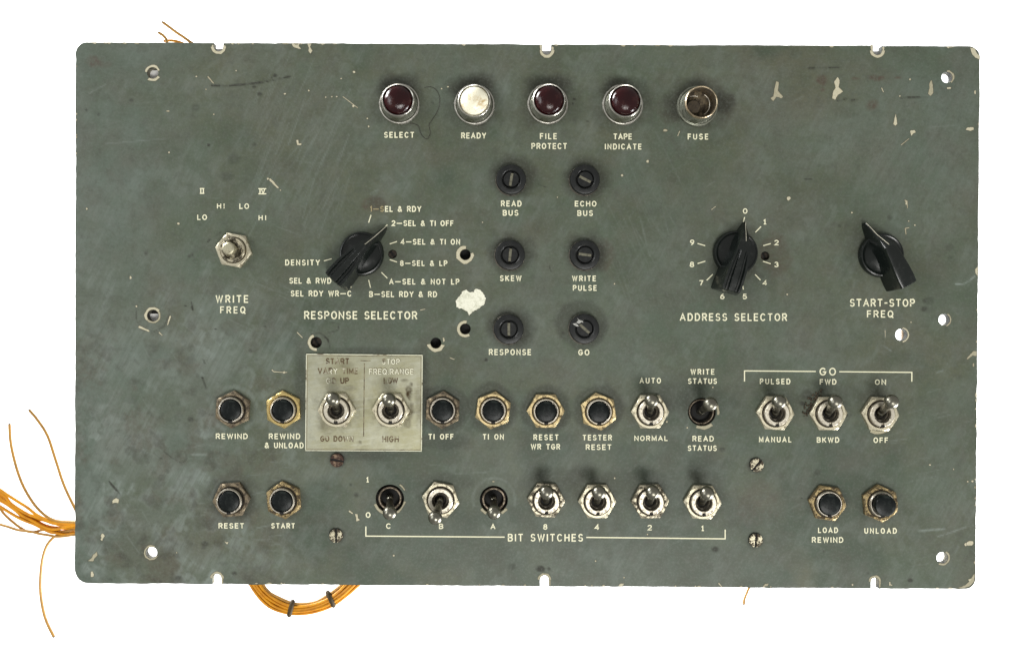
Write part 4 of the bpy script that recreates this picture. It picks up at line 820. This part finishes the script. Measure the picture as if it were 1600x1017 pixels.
# slotted screws
def screw(px, py, ang, mat, r=10.6, z=0.0):
    a0 = math.degrees(math.asin(1.5/r)); b = link('slotted_screw', lathe('screw_base', [(r+.3, 0), (r, 2.2), (r-.8, 2.6), (0, 2.6)], M['black'], 40), None, panel, (*L(px, py)[:2], z))
    for s in (1, -1):
        pts = [(s*r*math.sin(R(a)), -r*math.cos(R(a))) for a in np.linspace(a0, 180-a0, 16)]
        if s < 0: pts = pts[::-1]
        me = prism('head_half', pts, 2.2, 4.6, M[mat]); bm = bmesh.new(); bm.from_mesh(me); tp = [e for e in bm.edges if all(v.co.z > 4.5*P for v in e.verts)]
        bmesh.ops.bevel(bm, geom=tp, offset=.7*P, segments=2, affect='EDGES'); bm.to_mesh(me); bm.free()
        link('head_half', me, None, b, (0, 0, 0), R(ang))
    return b
screw(525.6, 836, 0, 'screw'); o = screw(527, 718.5, 80, 'rust'); o['label'] = 'dark rusty slotted screw'; screw(1181.5, 726, -42, 'screw'); screw(1180, 843, -5, 'screw')
screw(494, 535, 30, 'screwdark', 8.4, -13); screw(613.3, 397.2, 40, 'screwdark', 6.6, -7); screw(1195.5, 400, 20, 'screwdark', 6.4, -10.5); screw(727, 514, 70, 'black', 8, -14)

# what stands behind the openings: bodies of the sunk switches and the rear brackets
for px, py in ((609, 779), (771.6, 780.6), (1096.7, 643.4)):
    link('switch_body', box('switch_body', -24, -38, -60, 24, 38, -14.5, M['black'], 2), None, panel, L(px, py))
link('rear_bracket', box('rear_bracket', -140, -95, -26, 150, 95, -17, M['black'], 1), None, panel, L(600, 460))
link('rear_bracket', box('rear_bracket', -20, -20, -26, 20, 20, -17, M['black'], 1), None, panel, L(1195, 400))
for px, py, x0, y0, x1, y1 in ((238.5, 114.5, -14, 8, 9, 22), (239, 493, -16, 3, 12, 16), (1408.5, 523, 13, -14, 24, 14)):
    link('rear_bracket', box('rear_bracket', x0-4, y0, -20, x1, y1, -12.6, M['tan' if px > 1000 else 'black'], .6), None, panel, L(px, py))

for px, py, x0, y0, x1, y1 in ((234, 111, -22, -24, 18, 20), (234, 493, -22, -20, 18, 20), (339, 88, -24, -20, 24, 16), (855, 90, -24, -20, 24, 15), (1374, 91, -24, -20, 24, 15)):
    link('rear_bracket', box('rear_bracket', x0, y0, -15.5, x1, y1, -13.4, M['pale'], .6), None, panel, L(px, py))
# brown residue crumbs beside the FWD switch nut
rr = random.Random(3); bm = bmesh.new()
for k in range(70):
    a = R(rr.uniform(105, 190)); q_ = rr.uniform(27, 38)
    bmesh.ops.create_icosphere(bm, subdivisions=1, radius=rr.uniform(.7, 1.9)*P, matrix=Matrix.Translation(Vector((q_*math.cos(a), q_*math.sin(a), rr.uniform(.2, 2)))*P))
me = bpy.data.meshes.new('residue'); bm.to_mesh(me); bm.free(); me.materials.append(M['dustdark'])
o = link('dried_residue', me, None, panel, L(1292.3, 645.2)); o['kind'] = 'stuff'

# ---------------------------------------------------------------- things beside the panel (world space: x right, z up, y away)
def Wp(px, py, h): k = (D-h)/D; return (((px-PX)*k), -h, -((py-PY)*k))
def top(name, me, label, cat, group=None, loc=None):
    o = bpy.data.objects.new(name, me); COL.objects.link(o)
    o['label'] = label; o['category'] = cat
    if group: o['group'] = group
    return o
def wire(pts, h, r, mat, label, group=None, tipm=True):
    P3 = [Wp(x, y, h+(q[0] if q else 0)) for x, y, *q in pts]
    base = Vector(P3[0]); r *= 1.15; me = tube('wire', [Vector(p)-base for p in P3], r, M[mat], 8, ref=(0, 1, 0))
    o = top('wire', me, label, 'wire', group); o.location = base*P
    if tipm:
        d_ = (Vector(P3[0])-Vector(P3[1])).normalized()
        t_ = bpy.data.objects.new('wire_tip', tube('wire_tip', [-d_*1.0, d_*1.6], r*.82, M['wireend'], 8, sub=1, ref=(0, 1, 0))); COL.objects.link(t_); t_.parent = o
    return o
s, ox, oy = 2.56, 0, 620
def c4(pts): return [(ox+x/s, oy+y/s, *q) for x, y, *q in pts]
LG = 'orange wires fanning out from the left edge of the panel'
wire(c4([(38, 110), (44, 190), (68, 290), (100, 370), (150, 445), (210, 490), (290, 500), (420, 502)]), -24, 1.95, 'wiretan', 'loose tan wire curving up to a cut tip at the far left, leftmost upright one', LG)
wire(c4([(118, 54), (150, 92), (190, 155), (222, 250), (255, 350), (297, 440), (340, 520)]), -24, 1.95, 'wiretan', 'loose tan wire rising from the panel edge to a cut tip, nearest the panel', LG)
wire(c4([(215, 957), (180, 880), (162, 780), (165, 680), (180, 610), (205, 570), (240, 550), (330, 540), (420, 535)]), -34, 1.95, 'wiretan', 'loose tan wire hanging down left of the panel to a cut tip', LG)
s, ox, oy = 9.246, 0, 740
bd = [([(-60, 200), (0, 230), (100, 300), (250, 395), (400, 490), (520, 585), (650, 650), (800, 700), (1080, 712), (1400, 720)], -26, 'wire'),
      ([(-60, 240), (0, 262), (80, 330), (150, 420), (260, 500), (420, 590), (600, 640), (720, 690), (900, 745), (1080, 730), (1400, 730)], -29, 'wire'),
      ([(-60, 270), (0, 300), (90, 370), (190, 470), (330, 560), (500, 620), (700, 690), (850, 725), (1080, 775), (1400, 760)], -33, 'wire'),
      ([(-60, 330), (0, 350), (110, 420), (220, 510), (320, 600), (480, 680), (650, 770), (780, 800), (940, 770), (1080, 745), (1400, 745)], -30, 'wire'),
      ([(-60, 350), (0, 385), (100, 440), (240, 540), (350, 620), (540, 690), (660, 745), (800, 775), (1080, 790), (1400, 785)], -37, 'wire'),
      ([(-60, 430), (0, 470), (110, 540), (300, 650), (500, 730), (640, 800), (800, 850), (950, 880), (1080, 860), (1400, 850)], -32, 'wire'),
      ([(-60, 440), (0, 500), (70, 590), (180, 690), (300, 780), (440, 840), (620, 810), (760, 800), (920, 835), (1080, 800), (1400, 800)], -36, 'wiretan'),
      ([(-60, 710), (0, 730), (120, 765), (260, 810), (440, 832), (560, 862), (700, 885), (820, 905), (960, 895), (1080, 878), (1400, 870)], -31, 'wiretan'),
      ([(-60, 250), (0, 330), (110, 390), (200, 500), (350, 640), (480, 700), (620, 790), (760, 850), (900, 830), (1080, 810), (1400, 800)], -40, 'wire'),
      ([(-60, 300), (0, 280), (60, 310), (140, 440), (300, 560), (460, 640), (640, 670), (800, 720), (1080, 715), (1400, 715)], -36, 'wire')]
for k, (p_, h, m_) in enumerate(bd):
    lb = {0: 'uppermost orange wire of the bunch running out of the frame at left', 5: 'lowest thick orange wire of the bunch running out of the frame at left',
          6: 'tan wire dipping and crossing another low in the bunch at left', 7: 'lowest tan wire, leaving the bunch nearly level to the left frame edge'}.get(k, 'orange wire in the middle of the loose bunch running out of the frame at left')
    wire(c4(p_), h, 2.15 if m_ == 'wire' else 1.8, m_, lb, 'orange wires running from the panel out of the frame', False)
s, ox, oy = 16.0, 230, 20
wire(c4([(395, 250), (560, 370), (720, 490), (900, 610), (1080, 740), (1250, 860)]), -20, 2.0, 'wiretan', 'longer frayed wire stub sticking up over the top edge of the panel')
wire(c4([(295, 510), (390, 570), (470, 660), (500, 760), (560, 900)]), -20, 2.0, 'wiretan', 'shorter bent wire stub just above the top edge of the panel')
wire(c4([(430, 715), (560, 700), (700, 712), (860, 760), (1000, 830)]), -23, 1.9, 'wire', 'short wire lying flat along the top edge of the panel')
me = bpy.data.meshes.new('x')
s, ox, oy = 11.43, 1100, 880
wire(c4([(715, 720), (722, 640), (760, 540), (810, 420), (860, 300)]), -22, 1.8, 'wiretan', 'single short wire end hanging below the bottom edge of the panel')
# laced loop below the panel
hp = bpy.data.objects.new('wire_harness', None); COL.objects.link(hp); hp.location = Vector(Wp(470, 955, -30))*P
hp['label'] = 'laced bundle of orange wires looping below the bottom edge of the panel'; hp['category'] = 'wire harness'
s, ox, oy = 6.957, 370, 890
outer = [(60, 0), (150, 180), (250, 320), (370, 420), (540, 475), (700, 485), (880, 455), (1040, 395), (1190, 290), (1330, 170), (1480, 20)]
inner = [(190, -20), (290, 150), (370, 240), (480, 300), (600, 352), (720, 360), (860, 335), (980, 270), (1060, 215), (1130, 150), (1230, 20)]
base = Vector(Wp(470, 955, -30))
def hw(f, h, r, mat, wob=0):
    pts = []
    for i, (a, b) in enumerate(zip(outer, inner)):
        ff = f+wob*math.sin(i*1.7+h)
        x = ox+(a[0]*(1-ff)+b[0]*ff)/s; y = oy+(a[1]*(1-ff)+b[1]*ff)/s; pts.append(Vector(Wp(x, y, h))-base)
    o = bpy.data.objects.new('wire', tube('wire', pts, r, M[mat], 8, ref=(0, 1, 0))); COL.objects.link(o); o.parent = hp
for f, h, m_, wb in ((.06, -30, 'wire', .0), (.27, -27, 'wire', .03), (.48, -28, 'wire', .03), (.70, -27, 'wire', .03), (.93, -30, 'wiretan', .02), (.16, -33, 'wire', .02), (.38, -33, 'wire', .02), (.6, -33, 'wire', .02), (.83, -33, 'wire', .02)):
    hw(f, h, 2.35, m_, wb)
for (x0, y0, x1, y1) in ((572, 482, 606, 350), (1050, 380, 990, 252)):
    a = Vector((x0, y0)); b_ = Vector((x1, y1)); mid = (a+b_)/2; d_ = (b_-a)/2*1.08; pts = []
    for k in range(13):
        t = 2*math.pi*k/12; q_ = mid+d_*math.cos(t); pts.append(Vector(Wp(ox+q_.x/s, oy+q_.y/s, -30+5.5*math.sin(t)))-base)
    o = bpy.data.objects.new('lacing_cord', tube('lacing_cord', pts, 3.9, M['lacing'], 8, sub=3)); COL.objects.link(o); o.parent = hp
# stray hair on the panel
s, ox, oy = 5.333, 560, 100
hr = wire(c4([(550, 200), (600, 192), (650, 220), (678, 290), (665, 380), (620, 460), (590, 510), (598, 580), (575, 625), (540, 610), (515, 570), (500, 520), (465, 500), (430, 498)]), 1.0, .33, 'hair', 'thin dark curled hair lying on the panel right of the SELECT lamp', None, False)
hr.name = 'hair'; hr.data.name = 'hair'; hr['category'] = 'hair'

# backdrop
bm = bmesh.new(); bmesh.ops.create_grid(bm, x_segments=1, y_segments=1, size=4.0); me = bpy.data.meshes.new('backdrop'); bm.to_mesh(me); bm.free(); me.materials.append(M['glasswhite'])
o = bpy.data.objects.new('backdrop', me); COL.objects.link(o); o.location = (0, .8, 0); o.rotation_euler = (R(90), 0, 0); o['kind'] = 'structure'
